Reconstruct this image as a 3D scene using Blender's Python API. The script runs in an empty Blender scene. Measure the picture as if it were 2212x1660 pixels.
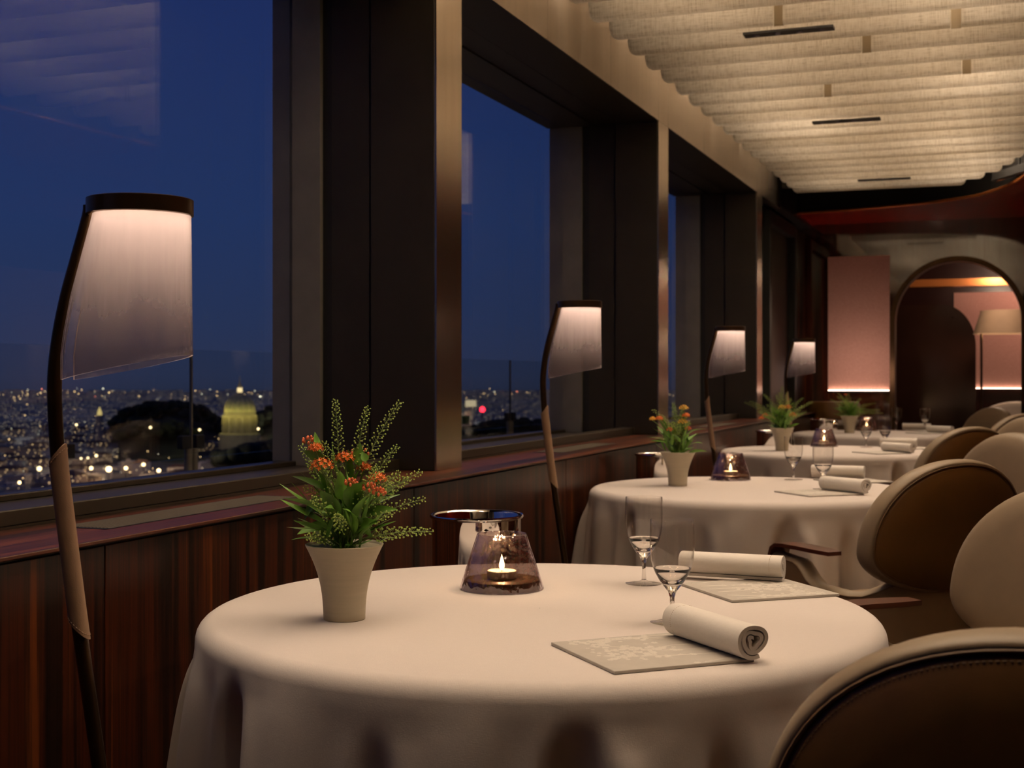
import bpy, math, random
from math import sin, cos, pi, radians, sqrt, atan2
from mathutils import Vector, Matrix

random.seed(7)
scene = bpy.context.scene
COL = scene.collection

# ------------------------------------------------------------------ camera
F = 2870.0; CX = 1106.0; HY = 815.0; EYE = 1.17
TH = math.atan2(1080.0, F); S_, C_ = sin(TH), cos(TH)

def at_d(u, v, d):
    xc = (u - CX) / F; zc = -(v - HY) / F
    return Vector((d * (xc * C_ - S_), d * (xc * S_ + C_), EYE + d * zc))
def on_z(u, v, z):
    return at_d(u, v, (EYE - z) * F / (v - HY))
def on_y(u, v, Y):
    xc = (u - CX) / F
    return at_d(u, v, Y / (xc * S_ + C_))
def on_x(u, v, X):
    xc = (u - CX) / F
    return at_d(u, v, X / (xc * C_ - S_))

cam_d = bpy.data.cameras.new('camera')
cam = bpy.data.objects.new('camera', cam_d); COL.objects.link(cam)
cam.location = (0, 0, EYE); cam.rotation_euler = (pi / 2, 0, TH)
cam_d.sensor_width = 36.0; cam_d.sensor_fit = 'HORIZONTAL'
cam_d.lens = F / 2212.0 * 36.0
cam_d.shift_y = -15.0 / 2212.0
cam_d.clip_start = 0.05; cam_d.clip_end = 40000
cam_d.dof.use_dof = True; cam_d.dof.focus_distance = 2.35; cam_d.dof.aperture_fstop = 9.0
scene.camera = cam

scene.view_settings.view_transform = 'Standard'
scene.view_settings.look = 'None'
scene.view_settings.gamma = 1.0
scene.view_settings.use_curve_mapping = False
scene.view_settings.exposure = 0.0
try:
    scene.cycles.use_denoising = True
    scene.cycles.use_adaptive_sampling = True; scene.cycles.adaptive_threshold = 0.02
    scene.cycles.transparent_max_bounces = 32
    scene.cycles.max_bounces = 10
    scene.cycles.transmission_bounces = 10
    scene.cycles.sample_clamp_indirect = 4.0
    scene.cycles.caustics_refractive = False
    scene.cycles.caustics_reflective = False
except Exception as e:
    print(e)

# ------------------------------------------------------------------ materials
def newmat(name):
    m = bpy.data.materials.new(name); m.use_nodes = True
    nt = m.node_tree
    for n in list(nt.nodes): nt.nodes.remove(n)
    out = nt.nodes.new('ShaderNodeOutputMaterial')
    return m, nt, out
def nd(nt, t, **kw):
    n = nt.nodes.new(t)
    for k, v in kw.items():
        if k in ('operation', 'blend_type', 'data_type', 'noise_dimensions', 'wave_type', 'bands_direction', 'feature', 'interpolation_type'):
            setattr(n, k, v)
    return n
def c4(c): return (c[0], c[1], c[2], 1.0)
def ramp(nt, stops, interp='LINEAR'):
    r = nt.nodes.new('ShaderNodeValToRGB'); e = r.color_ramp.elements
    r.color_ramp.interpolation = interp
    while len(e) > 1: e.remove(e[-1])
    e[0].position = stops[0][0]; e[0].color = c4(stops[0][1])
    for p, c in stops[1:]:
        x = e.new(p); x.color = c4(c)
    return r
def coords(nt, scale=(1, 1, 1), rot=(0, 0, 0)):
    tc = nt.nodes.new('ShaderNodeTexCoord'); mp = nt.nodes.new('ShaderNodeMapping')
    mp.inputs['Scale'].default_value = scale; mp.inputs['Rotation'].default_value = rot
    nt.links.new(tc.outputs['Object'], mp.inputs['Vector'])
    return mp.outputs['Vector']
def noise(nt, vec, scale, detail=3, rough=0.5):
    n = nt.nodes.new('ShaderNodeTexNoise'); n.inputs['Scale'].default_value = scale
    n.inputs['Detail'].default_value = detail; n.inputs['Roughness'].default_value = rough
    nt.links.new(vec, n.inputs['Vector']); return n
def bump(nt, h, strength=0.2, dist=0.01):
    b = nt.nodes.new('ShaderNodeBump'); b.inputs['Strength'].default_value = strength
    b.inputs['Distance'].default_value = dist; nt.links.new(h, b.inputs['Height']); return b.outputs['Normal']

def pbr(name, col, rough=0.5, metal=0.0, var=0.0, vscale=8.0, bmp=0.0, bscale=200.0, coat=0.0, sheen=0.0, stretch=(1, 1, 1), spec=0.5, aniso=0.0):
    m, nt, out = newmat(name)
    p = nt.nodes.new('ShaderNodeBsdfPrincipled')
    p.inputs['Roughness'].default_value = rough; p.inputs['Metallic'].default_value = metal
    p.inputs['Specular IOR Level'].default_value = spec
    p.inputs['Coat Weight'].default_value = coat; p.inputs['Specular IOR Level'].default_value = spec; p.inputs['Sheen Weight'].default_value = sheen
    p.inputs['Anisotropic'].default_value = aniso
    vec = coords(nt, stretch)
    n = noise(nt, vec, vscale, 4)
    lo = [max(0, c * (1 - var)) for c in col]; hi = [min(1, c * (1 + var)) for c in col]
    r = ramp(nt, [(0.3, lo), (0.7, hi)])
    nt.links.new(n.outputs['Fac'], r.inputs['Fac']); nt.links.new(r.outputs['Color'], p.inputs['Base Color'])
    if bmp:
        b = noise(nt, vec, bscale, 2)
        nt.links.new(bump(nt, b.outputs['Fac'], bmp, 0.002), p.inputs['Normal'])
    nt.links.new(p.outputs['BSDF'], out.inputs['Surface'])
    return m

def emit(name, col, strength, sample=True):
    m, nt, out = newmat(name)
    e = nt.nodes.new('ShaderNodeEmission'); e.inputs['Color'].default_value = c4(col); e.inputs['Strength'].default_value = strength
    nt.links.new(e.outputs['Emission'], out.inputs['Surface'])
    if not sample:
        m.cycles.emission_sampling = 'NONE'
    return m

def schlick(nt, r0, normal=None, k=1.0):
    g = nt.nodes.new('ShaderNodeNewGeometry')
    dt = nt.nodes.new('ShaderNodeVectorMath'); dt.operation = 'DOT_PRODUCT'
    nt.links.new(normal if normal else g.outputs['Normal'], dt.inputs[0]); nt.links.new(g.outputs['Incoming'], dt.inputs[1])
    ab = nd(nt, 'ShaderNodeMath', operation='ABSOLUTE'); nt.links.new(dt.outputs['Value'], ab.inputs[0])
    su = nd(nt, 'ShaderNodeMath', operation='SUBTRACT'); su.inputs[0].default_value = 1.0; nt.links.new(ab.outputs[0], su.inputs[1])
    pw = nd(nt, 'ShaderNodeMath', operation='POWER'); pw.inputs[1].default_value = 5.0; nt.links.new(su.outputs[0], pw.inputs[0])
    ma = nd(nt, 'ShaderNodeMath', operation='MULTIPLY_ADD'); ma.inputs[1].default_value = (1 - r0) * k; ma.inputs[2].default_value = r0 * k
    nt.links.new(pw.outputs[0], ma.inputs[0]); return ma.outputs[0]

def thin_glass(name, tint=(0.97, 0.97, 0.97), ior=1.3, wav=0.0, wscale=20.0, gcol=(1, 1, 1), stretch=(1, 1, 1), k=1.0):
    m, nt, out = newmat(name)
    t = nt.nodes.new('ShaderNodeBsdfTransparent'); t.inputs['Color'].default_value = c4(tint)
    g = nt.nodes.new('ShaderNodeBsdfGlossy'); g.inputs['Roughness'].default_value = 0.01; g.inputs['Color'].default_value = c4(gcol)
    mx = nt.nodes.new('ShaderNodeMixShader'); b = None
    if wav:
        n = noise(nt, coords(nt, stretch), wscale, 2)
        b = bump(nt, n.outputs['Fac'], wav, 0.01)
        nt.links.new(b, g.inputs['Normal'])
    nt.links.new(schlick(nt, ((ior - 1) / (ior + 1)) ** 2, b, k), mx.inputs['Fac'])
    nt.links.new(t.outputs[0], mx.inputs[1]); nt.links.new(g.outputs[0], mx.inputs[2])
    nt.links.new(mx.outputs[0], out.inputs['Surface'])
    return m

M = {}
# white linen cloth
def linen(name, col, sc=900.0, b=0.25):
    m, nt, out = newmat(name)
    p = nt.nodes.new('ShaderNodeBsdfPrincipled'); p.inputs['Roughness'].default_value = 0.9
    p.inputs['Specular IOR Level'].default_value = 0.15; p.inputs['Sheen Weight'].default_value = 0.15
    v1 = noise(nt, coords(nt, (1, 0.12, 1)), sc, 2); v2 = noise(nt, coords(nt, (0.12, 1, 0.3)), sc, 2)
    ad = nd(nt, 'ShaderNodeMath', operation='ADD')
    nt.links.new(v1.outputs['Fac'], ad.inputs[0]); nt.links.new(v2.outputs['Fac'], ad.inputs[1])
    r = ramp(nt, [(0.3, [c * 0.93 for c in col]), (0.7, col)])
    hm = nd(nt, 'ShaderNodeMath', operation='MULTIPLY'); hm.inputs[1].default_value = 0.5
    nt.links.new(ad.outputs[0], hm.inputs[0]); nt.links.new(hm.outputs[0], r.inputs['Fac'])
    nt.links.new(r.outputs['Color'], p.inputs['Base Color'])
    nt.links.new(bump(nt, ad.outputs[0], b, 0.0006), p.inputs['Normal'])
    nt.links.new(p.outputs[0], out.inputs['Surface'])
    return m
M['cloth'] = linen('table_linen', (0.70, 0.625, 0.578))
M['napkin'] = linen('napkin_linen', (0.80, 0.74, 0.67))
# translucent ceiling fabric with slub weave
def baffle_mat():
    m, nt, out = newmat('ceiling_fabric')
    v1 = noise(nt, coords(nt, (3, 60, 60)), 5.0, 3, 0.6); v2 = noise(nt, coords(nt, (70, 4, 4)), 5.0, 3, 0.6)
    ad = nd(nt, 'ShaderNodeMath', operation='ADD')
    nt.links.new(v1.outputs['Fac'], ad.inputs[0]); nt.links.new(v2.outputs['Fac'], ad.inputs[1])
    hm = nd(nt, 'ShaderNodeMath', operation='MULTIPLY'); hm.inputs[1].default_value = 0.5
    nt.links.new(ad.outputs[0], hm.inputs[0])
    r = ramp(nt, [(0.35, (0.46, 0.41, 0.34)), (0.49, (0.84, 0.80, 0.73)), (0.64, (0.94, 0.91, 0.86))])
    nt.links.new(hm.outputs[0], r.inputs['Fac'])
    d = nt.nodes.new('ShaderNodeBsdfDiffuse'); t = nt.nodes.new('ShaderNodeBsdfTranslucent')
    nt.links.new(r.outputs['Color'], d.inputs['Color']); nt.links.new(r.outputs['Color'], t.inputs['Color'])
    mx = nt.nodes.new('ShaderNodeMixShader'); mx.inputs['Fac'].default_value = 0.55
    nt.links.new(d.outputs[0], mx.inputs[1]); nt.links.new(t.outputs[0], mx.inputs[2])
    nt.links.new(mx.outputs[0], out.inputs['Surface'])
    return m
M['baffle'] = baffle_mat()
# macassar ebony, grain along z (walls) or y (tops)
def wood(name, axis='z', dark=1.0, rough=0.28, ior=1.5, coat=0.0, spec=0.5):
    m, nt, out = newmat(name)
    p = nt.nodes.new('ShaderNodeBsdfPrincipled'); p.inputs['Roughness'].default_value = rough
    p.inputs['Coat Weight'].default_value = coat; p.inputs['Specular IOR Level'].default_value = spec; p.inputs['Coat Roughness'].default_value = 0.15; p.inputs['IOR'].default_value = ior
    sc = (14, 14, 0.25) if axis == 'z' else (12, 0.25, 12)
    n1 = noise(nt, coords(nt, sc), 1.6, 5, 0.62)
    sc2 = (60, 60, 0.6) if axis == 'z' else (60, 0.6, 60)
    n2 = noise(nt, coords(nt, sc2), 1.5, 2, 0.5)
    ad = nd(nt, 'ShaderNodeMath', operation='MULTIPLY_ADD'); ad.inputs[1].default_value = 0.35; 
    nt.links.new(n2.outputs['Fac'], ad.inputs[0]); nt.links.new(n1.outputs['Fac'], ad.inputs[2])
    k = dark
    r = ramp(nt, [(0.47, (0.010 * k, 0.005 * k, 0.0035 * k)), (0.60, (0.03 * k, 0.011 * k, 0.006 * k)), (0.70, (0.105 * k, 0.022 * k, 0.008 * k)),
                  (0.76, (0.05 * k, 0.015 * k, 0.007 * k)), (0.86, (0.24 * k, 0.060 * k, 0.014 * k))])
    nt.links.new(ad.outputs[0], r.inputs['Fac']); nt.links.new(r.outputs['Color'], p.inputs['Base Color'])
    nt.links.new(p.outputs[0], out.inputs['Surface'])
    return m
M['wood'] = wood('ebony_veneer', 'z', 0.5, 0.34, spec=0.18)
M['wood_top'] = wood('ebony_top', 'y', 0.8, 0.42, spec=0.35)
M['wood_end'] = wood('dark_lacquered_wood', 'z', 0.8, 0.10)
M['wood_gloss'] = wood('mirror_polished_wood', 'z', 0.6, 0.05, 2.5)
M['armwood'] = pbr('rosewood', (0.085, 0.022, 0.012), 0.3, var=0.4, vscale=14, stretch=(1, 0.1, 1), coat=0.3)
M['frame'] = pbr('dark_bronze_frame', (0.032, 0.023, 0.014), 0.42, 0.2, var=0.1)
M['greyframe'] = pbr('grey_window_profile', (0.24, 0.22, 0.19), 0.5, 0.2, var=0.1)
M['bronze'] = pbr('brushed_bronze', (0.56, 0.46, 0.36), 0.24, 1.0, var=0.05, vscale=30, stretch=(1, 1, 0.05), aniso=0.5)
M['pole'] = pbr('dark_bronze_pole', (0.06, 0.032, 0.014), 0.32, 0.85, var=0.1)
M['ring'] = pbr('bronze_ring', (0.11, 0.06, 0.03), 0.3, 0.9, var=0.1)
M['holderbase'] = pbr('bronze_base', (0.20, 0.12, 0.06), 0.4, 0.5)
M['chrome'] = pbr('polished_chrome', (0.86, 0.83, 0.80), 0.03, 1.0)
M['sleeve'] = pbr('tan_leather', (0.33, 0.20, 0.12), 0.55, var=0.08, vscale=30, bmp=0.15, bscale=500)
M['stitch'] = pbr('tan_thread', (0.45, 0.30, 0.19), 0.8)
M['pot'] = pbr('cream_ceramic', (0.47, 0.41, 0.30), 0.65, var=0.04, vscale=60, stretch=(0.2, 0.2, 3), bmp=0.05, bscale=80)
M['soil'] = pbr('dark_soil', (0.02, 0.015, 0.01), 0.9, var=0.5, vscale=80)
M['beige'] = pbr('beige_leather', (0.25, 0.18, 0.112), 0.5, var=0.05, vscale=20, bmp=0.12, bscale=600)
M['brown'] = pbr('brown_leather', (0.125, 0.054, 0.008), 0.5, var=0.06, vscale=20, bmp=0.12, bscale=600)
M['tan'] = pbr('tan_brown_leather', (0.19, 0.115, 0.055), 0.5, var=0.06, vscale=20, bmp=0.12, bscale=600)
M['seam'] = pbr('seam_thread', (0.15, 0.085, 0.04), 0.6)
M['wax'] = pbr('candle_wax', (0.9, 0.74, 0.56), 0.5)
M['wick'] = pbr('black_wick', (0.02, 0.02, 0.02), 0.9)
M['flame'] = emit('candle_flame', (1.0, 0.66, 0.26), 18.0)
M['card'] = pbr('grey_card', (0.46, 0.42, 0.37), 0.55, var=0.05, vscale=30)
M['emboss'] = pbr('white_emboss', (0.60, 0.555, 0.49), 0.5)
M['black'] = pbr('matt_black', (0.010, 0.009, 0.008), 0.55)
M['floor'] = pbr('dark_carpet', (0.05, 0.026, 0.016), 0.95, var=0.3, vscale=40)
M['ceil'] = pbr('white_ceiling', (0.75, 0.68, 0.58), 0.9)
M['redlac'] = pbr('red_lacquer', (0.50, 0.018, 0.006), 0.25, var=0.05, coat=0.3)
M['copper'] = pbr('copper_trim', (0.65, 0.22, 0.06), 0.25, 0.6)
def pinkfab():
    m, nt, out = newmat('pink_fabric')
    p = nt.nodes.new('ShaderNodeBsdfPrincipled'); p.inputs['Roughness'].default_value = 0.8
    v1 = noise(nt, coords(nt, (20, 20, 300)), 3, 2); v2 = noise(nt, coords(nt, (300, 300, 20)), 3, 2)
    ad = nd(nt, 'ShaderNodeMath', operation='ADD')
    nt.links.new(v1.outputs['Fac'], ad.inputs[0]); nt.links.new(v2.outputs['Fac'], ad.inputs[1])
    hm = nd(nt, 'ShaderNodeMath', operation='MULTIPLY'); hm.inputs[1].default_value = 0.5
    nt.links.new(ad.outputs[0], hm.inputs[0])
    r = ramp(nt, [(0.35, (0.40, 0.19, 0.14)), (0.65, (0.66, 0.38, 0.30))])
    nt.links.new(hm.outputs[0], r.inputs['Fac']); nt.links.new(r.outputs['Color'], p.inputs['Base Color'])
    nt.links.new(p.outputs[0], out.inputs['Surface'])
    return m
M['pink'] = pinkfab()
M['led'] = emit('warm_led', (1.0, 0.66, 0.50), 8.0)
M['leaf'] = pbr('leaf_green', (0.125, 0.28, 0.032), 0.45, var=0.45, vscale=25)
M['stem'] = pbr('stem_green', (0.15, 0.22, 0.05), 0.5, var=0.2)
M['pod'] = pbr('seed_pod', (0.36, 0.49, 0.10), 0.5, var=0.2, vscale=40)
M['orange'] = pbr('orange_petal', (0.80, 0.17, 0.015), 0.5, var=0.25, vscale=120)
M['redbud'] = pbr('red_bud', (0.72, 0.15, 0.05), 0.5, var=0.3, vscale=120)
M['yellow'] = pbr('yellow_petal', (0.80, 0.45, 0.05), 0.5, var=0.25, vscale=120)
M['window'] = thin_glass('window_glass', (0.975, 0.98, 0.985), 1.45, k=0.9)
M['balglass'] = thin_glass('balustrade_glass', (0.90, 0.93, 0.93), 1.45, k=0.5)
M['goblet'] = thin_glass('goblet_glass', (0.982, 0.977, 0.97), 1.5)
def solid_glass():
    m, nt, out = newmat('solid_glass')
    g = nt.nodes.new('ShaderNodeBsdfGlass'); g.inputs['IOR'].default_value = 1.5; g.inputs['Roughness'].default_value = 0.0
    g.inputs['Color'].default_value = (0.99, 0.98, 0.97, 1)
    nt.links.new(g.outputs[0], out.inputs['Surface']); return m
M['solidglass'] = solid_glass()
M['smoke'] = thin_glass('smoky_glass', (0.80, 0.745, 0.735), 2.2, wav=1.0, wscale=36, gcol=(0.95, 0.88, 0.95), stretch=(1, 1, 0.8))
# lamp shade: frosted at the top, clear rippled glass below
def shade_mat():
    m, nt, out = newmat('frosted_shade_glass')
    tc = nt.nodes.new('ShaderNodeTexCoord'); sp = nt.nodes.new('ShaderNodeSeparateXYZ')
    nt.links.new(tc.outputs['Object'], sp.inputs[0])
    mr = nt.nodes.new('ShaderNodeMapRange'); mr.inputs['From Min'].default_value = 1.19; mr.inputs['From Max'].default_value = 1.41
    mr.interpolation_type = 'SMOOTHSTEP'; mr.inputs['To Min'].default_value = 0.08; mr.inputs['To Max'].default_value = 0.68
    wz = noise(nt, coords(nt, (1, 1, .10)), 30, 4, .6)
    wa = nd(nt, 'ShaderNodeMath', operation='MULTIPLY_ADD'); wa.inputs[1].default_value = 0.12
    nt.links.new(wz.outputs['Fac'], wa.inputs[0]); nt.links.new(sp.outputs['Z'], wa.inputs[2])
    ws = nd(nt, 'ShaderNodeMath', operation='SUBTRACT'); ws.inputs[1].default_value = 0.06
    nt.links.new(wa.outputs[0], ws.inputs[0]); nt.links.new(ws.outputs[0], mr.inputs['Value'])
    d = nt.nodes.new('ShaderNodeBsdfDiffuse'); d.inputs['Color'].default_value = (0.74, 0.68, 0.65, 1)
    t = nt.nodes.new('ShaderNodeBsdfTranslucent'); t.inputs['Color'].default_value = (0.76, 0.69, 0.65, 1)
    fm = nt.nodes.new('ShaderNodeMixShader'); fm.inputs['Fac'].default_value = 0.6
    nt.links.new(d.outputs[0], fm.inputs[1]); nt.links.new(t.outputs[0], fm.inputs[2])
    tr = nt.nodes.new('ShaderNodeBsdfTransparent'); tr.inputs['Color'].default_value = (0.80, 0.74, 0.76, 1)
    g = nt.nodes.new('ShaderNodeBsdfGlossy'); g.inputs['Roughness'].default_value = 0.10; g.inputs['Color'].default_value = (0.9, 0.85, 0.9, 1)
    n = noise(nt, coords(nt, (1, 1, 0.45)), 42, 3)
    b = bump(nt, n.outputs['Fac'], 0.7, 0.008)
    nt.links.new(b, g.inputs['Normal'])
    cm = nt.nodes.new('ShaderNodeMixShader'); nt.links.new(schlick(nt, .012, b), cm.inputs['Fac'])
    nt.links.new(tr.outputs[0], cm.inputs[1]); nt.links.new(g.outputs[0], cm.inputs[2])
    mx = nt.nodes.new('ShaderNodeMixShader')
    nt.links.new(mr.outputs['Result'], mx.inputs['Fac']); nt.links.new(cm.outputs[0], mx.inputs[1]); nt.links.new(fm.outputs[0], mx.inputs[2])
    nt.links.new(mx.outputs[0], out.inputs['Surface']); return m
M['shade'] = shade_mat()
def edge_mat():  # pale rim colour stands in for light caught by the glass edges
    m, nt, out = newmat('painted_edge_glint')
    d = nt.nodes.new('ShaderNodeBsdfDiffuse'); d.inputs['Color'].default_value = (.85, .75, .74, 1)
    t = nt.nodes.new('ShaderNodeBsdfTranslucent'); t.inputs['Color'].default_value = (.85, .75, .74, 1)
    mx = nt.nodes.new('ShaderNodeMixShader'); nt.links.new(d.outputs[0], mx.inputs[1]); nt.links.new(t.outputs[0], mx.inputs[2])
    nt.links.new(mx.outputs[0], out.inputs['Surface']); return m
M['edge_glint'] = edge_mat()
M['lampled'] = emit('lamp_diffuser', (1.0, 0.78, 0.62), 14.0)
M['spotlens'] = pbr('spot_lens', (0.25, 0.25, 0.33), 0.15, 0.5)

# ------------------------------------------------------------------ mesh helpers
class MB:
    def __init__(s): s.v = []; s.f = []
    def add(s, vs, fs):
        o = len(s.v); s.v += [tuple(v) for v in vs]; s.f += [tuple(i + o for i in f) for f in fs]; return s
    def box(s, x0, x1, y0, y1, z0, z1):
        v = [(x, y, z) for x in (x0, x1) for y in (y0, y1) for z in (z0, z1)]
        return s.add(v, [(0, 1, 3, 2), (4, 6, 7, 5), (0, 4, 5, 1), (2, 3, 7, 6), (0, 2, 6, 4), (1, 5, 7, 3)])
    def lathe(s, prof, n=48, c=(0, 0, 0)):
        rings = []; vs = []; fs = []
        for r, z in prof:
            if r < 1e-6: rings.append([len(vs)]); vs.append((c[0], c[1], c[2] + z))
            else:
                rings.append(list(range(len(vs), len(vs) + n)))
                vs += [(c[0] + r * cos(2 * pi * i / n), c[1] + r * sin(2 * pi * i / n), c[2] + z) for i in range(n)]
        for a, b in zip(rings, rings[1:]):
            for i in range(n):
                j = (i + 1) % n
                if len(a) == 1 and len(b) == 1: continue
                if len(a) == 1: fs.append((a[0], b[j], b[i]))
                elif len(b) == 1: fs.append((a[i], a[j], b[0]))
                else: fs.append((a[i], a[j], b[j], b[i]))
        return s.add(vs, fs)
    def tube(s, pts, r, n=8, cap=True):
        pts = [Vector(p) for p in pts]; rr = r if isinstance(r, (list, tuple)) else [r] * len(pts)
        vs = []; fs = []; up = Vector((0, 0, 1))
        t0 = (pts[1] - pts[0]).normalized()
        a = t0.cross(Vector((0, 0, 1)) if abs(t0.z) < 0.9 else Vector((0, 1, 0))).normalized()
        for i, p in enumerate(pts):
            t = (pts[min(i + 1, len(pts) - 1)] - pts[max(i - 1, 0)]).normalized()
            a = (a - t * a.dot(t)).normalized(); b = t.cross(a)
            vs += [p + (a * cos(2 * pi * k / n) + b * sin(2 * pi * k / n)) * rr[i] for k in range(n)]
        for i in range(len(pts) - 1):
            for k in range(n):
                k2 = (k + 1) % n
                fs.append((i * n + k, i * n + k2, (i + 1) * n + k2, (i + 1) * n + k))
        if cap:
            fs.append(tuple(reversed(range(n)))); fs.append(tuple(range((len(pts) - 1) * n, len(pts) * n)))
        return s.add(vs, fs)
    def grid(s, rows, closed=False):
        n = len(rows[0]); vs = [p for r in rows for p in r]; fs = []
        for i in range(len(rows) - 1):
            for k in range(n if closed else n - 1):
                k2 = (k + 1) % n
                fs.append((i * n + k, i * n + k2, (i + 1) * n + k2, (i + 1) * n + k))
        return s.add(vs, fs)
    def ball(s, c, r, n=8, m=5, sz=(1, 1, 1)):
        prof = [(r * sin(pi * i / m), -r * cos(pi * i / m)) for i in range(m + 1)]
        k = MB().lathe(prof, n)
        return s.add([(c[0] + x * sz[0], c[1] + y * sz[1], c[2] + z * sz[2]) for x, y, z in k.v], k.f)
    def build(s, name, mat, parent=None, smooth=True, angle=42, loc=(0, 0, 0), rz=0, bevel=0):
        me = bpy.data.meshes.new(name); me.from_pydata(s.v, [], s.f); me.validate(); me.update()
        if mat: me.materials.append(mat)
        import bmesh
        bm = bmesh.new(); bm.from_mesh(me); bmesh.ops.recalc_face_normals(bm, faces=bm.faces); bm.to_mesh(me); bm.free()
        if smooth:
            me.polygons.foreach_set('use_smooth', [True] * len(me.polygons))
            try: me.set_sharp_from_angle(angle=radians(angle))
            except Exception: pass
        o = bpy.data.objects.new(name, me); COL.objects.link(o)
        o.location = loc; o.rotation_euler = (0, 0, rz)
        if parent: o.parent = parent
        if bevel:
            b = o.modifiers.new('bevel', 'BEVEL'); b.width = bevel; b.segments = 2; b.limit_method = 'ANGLE'
        return o

def tag(o, label, cat, group=None, kind=None):
    o['label'] = label; o['category'] = cat
    if group: o['group'] = group
    if kind: o['kind'] = kind
    return o
def thing(name, label, cat, loc=(0, 0, 0), rz=0.0, group=None):
    o = bpy.data.objects.new(name, None); COL.objects.link(o); o.empty_display_size = 0.05
    o.location = loc; o.rotation_euler = (0, 0, rz)
    return tag(o, label, cat, group)
def struct(o, label=None, cat=None):
    o['kind'] = 'structure'
    if label: o['label'] = label
    if cat: o['category'] = cat
    return o
def dup(root, loc, rz, label, group=None):
    def cp(o, par):
        c = o.copy(); COL.objects.link(c)
        if par: c.parent = par
        for ch in list(o.children): cp(ch, c)
        return c
    r = cp(root, None); r.location = loc; r.rotation_euler = (0, 0, rz); r['label'] = label
    if group: r['group'] = group
    return r
def spot(name, loc, target, power, size_deg, blend=0.6, col=(1, 0.76, 0.52), rad=0.03):
    l = bpy.data.lights.new(name, 'SPOT'); l.energy = power; l.spot_size = radians(size_deg); l.spot_blend = blend; l.color = col; l.shadow_soft_size = rad
    o = bpy.data.objects.new(name, l); COL.objects.link(o); o.location = loc
    o.rotation_euler = (Vector(target) - Vector(loc)).to_track_quat('-Z', 'Y').to_euler(); return o
def area(name, loc, target, power, sx, sy, col=(1, 0.76, 0.52)):
    l = bpy.data.lights.new(name, 'AREA'); l.energy = power; l.shape = 'RECTANGLE'; l.size = sx; l.size_y = sy; l.color = col
    o = bpy.data.objects.new(name, l); COL.objects.link(o); o.location = loc
    d = Vector(target) - Vector(loc)
    o.rotation_euler = d.to_track_quat('-Z', 'Y').to_euler(); return o
def point(name, loc, power, col=(1, 0.7, 0.4), rad=0.02):
    l = bpy.data.lights.new(name, 'POINT'); l.energy = power; l.color = col; l.shadow_soft_size = rad
    o = bpy.data.objects.new(name, l); COL.objects.link(o); o.location = loc; return o
def lerp(a, b, t): return a + (b - a) * t
def interp(pts, x):
    if x <= pts[0][0]: return pts[0][1]
    for (x0, y0), (x1, y1) in zip(pts, pts[1:]):
        if x <= x1:
            t = (x - x0) / (x1 - x0); t = t * t * (3 - 2 * t); return lerp(y0, y1, t)
    return pts[-1][1]

# ------------------------------------------------------------------ world: dusk sky
w = bpy.data.worlds.new('dusk_sky'); scene.world = w; w.use_nodes = True
nt = w.node_tree
for n in list(nt.nodes): nt.nodes.remove(n)
wo = nt.nodes.new('ShaderNodeOutputWorld'); bg = nt.nodes.new('ShaderNodeBackground')
tc = nt.nodes.new('ShaderNodeTexCoord'); sp = nt.nodes.new('ShaderNodeSeparateXYZ')
nt.links.new(tc.outputs['Generated'], sp.inputs[0])
rp = ramp(nt, [(0.0, (0.006, 0.007, 0.012)), (0.490, (0.012, 0.014, 0.024)), (0.497, (0.026, 0.035, 0.080)), (0.52, (0.021, 0.036, 0.098)), (0.56, (0.0165, 0.036, 0.120)), (0.63, (0.0145, 0.030, 0.122)), (1.0, (0.012, 0.019, 0.08))])
mr = nt.nodes.new('ShaderNodeMapRange'); mr.inputs['From Min'].default_value = -1; mr.inputs['From Max'].default_value = 1
nt.links.new(sp.outputs['Z'], mr.inputs['Value']); nt.links.new(mr.outputs[0], rp.inputs['Fac'])
nt.links.new(rp.outputs['Color'], bg.inputs['Color']); bg.inputs['Strength'].default_value = 1.0
nt.links.new(bg.outputs[0], wo.inputs['Surface'])

# ------------------------------------------------------------------ room shell
AF = 1.72      # pillar face, distance left of the camera
AG = 2.25      # glass plane
AL = 1.575     # ledge front
ZL = 0.869     # ledge top
ZH = 2.504     # header soffit
YE = 12.45     # end wall
Y0 = -2.5
PY = [3.886 + 2.85 * k for k in (-2, -1, 0, 1, 2)]
PW = 0.207

struct(MB().box(-3.0, 4.0, Y0, 17.0, -0.1, 0.0).build('floor', M['floor'], smooth=False))
struct(MB().box(-AF, 0.62, Y0, 10.62, 3.0, 3.08).build('ceiling', M['ceil'], smooth=False))
struct(MB().box(-2.3, 4.0, Y0 - 0.1, Y0, 0, 3.1).build('wall_back', M['wood_end'], smooth=False))
struct(MB().box(3.4, 3.5, Y0, 12.4, 0, 3.1).build('wall_right', M['wood_end'], smooth=False))
# pillars
for i, y in enumerate(PY):
    root = bpy.data.objects.new('pillar', None); COL.objects.link(root); root.location = (0, y, 0)
    struct(root, 'dark bronze pillar between two windows', 'pillar')
    MB().box(-1.955, -AF - 0.006, 0, PW, ZL + 0.001, ZH).build('side_panel', M['frame'], root, bevel=0.003)
    MB().box(-2.10, -1.962, 0.006, PW - 0.006, ZL + 0.001, ZH).build('inner_panel', M['frame'], root)
    MB().box(-2.14, -2.10, 0.02, PW - 0.02, ZL + 0.001, ZH).build('shadow_gap', M['black'], root)
    MB().box(-2.32, -2.14, 0.0, PW, ZL + 0.001, ZH).build('window_profile', M['greyframe'], root)
    MB().box(-AF - 0.006, -AF, 0, PW, ZL + 0.001, ZH).build('bronze_face', M['bronze'], root)
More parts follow.
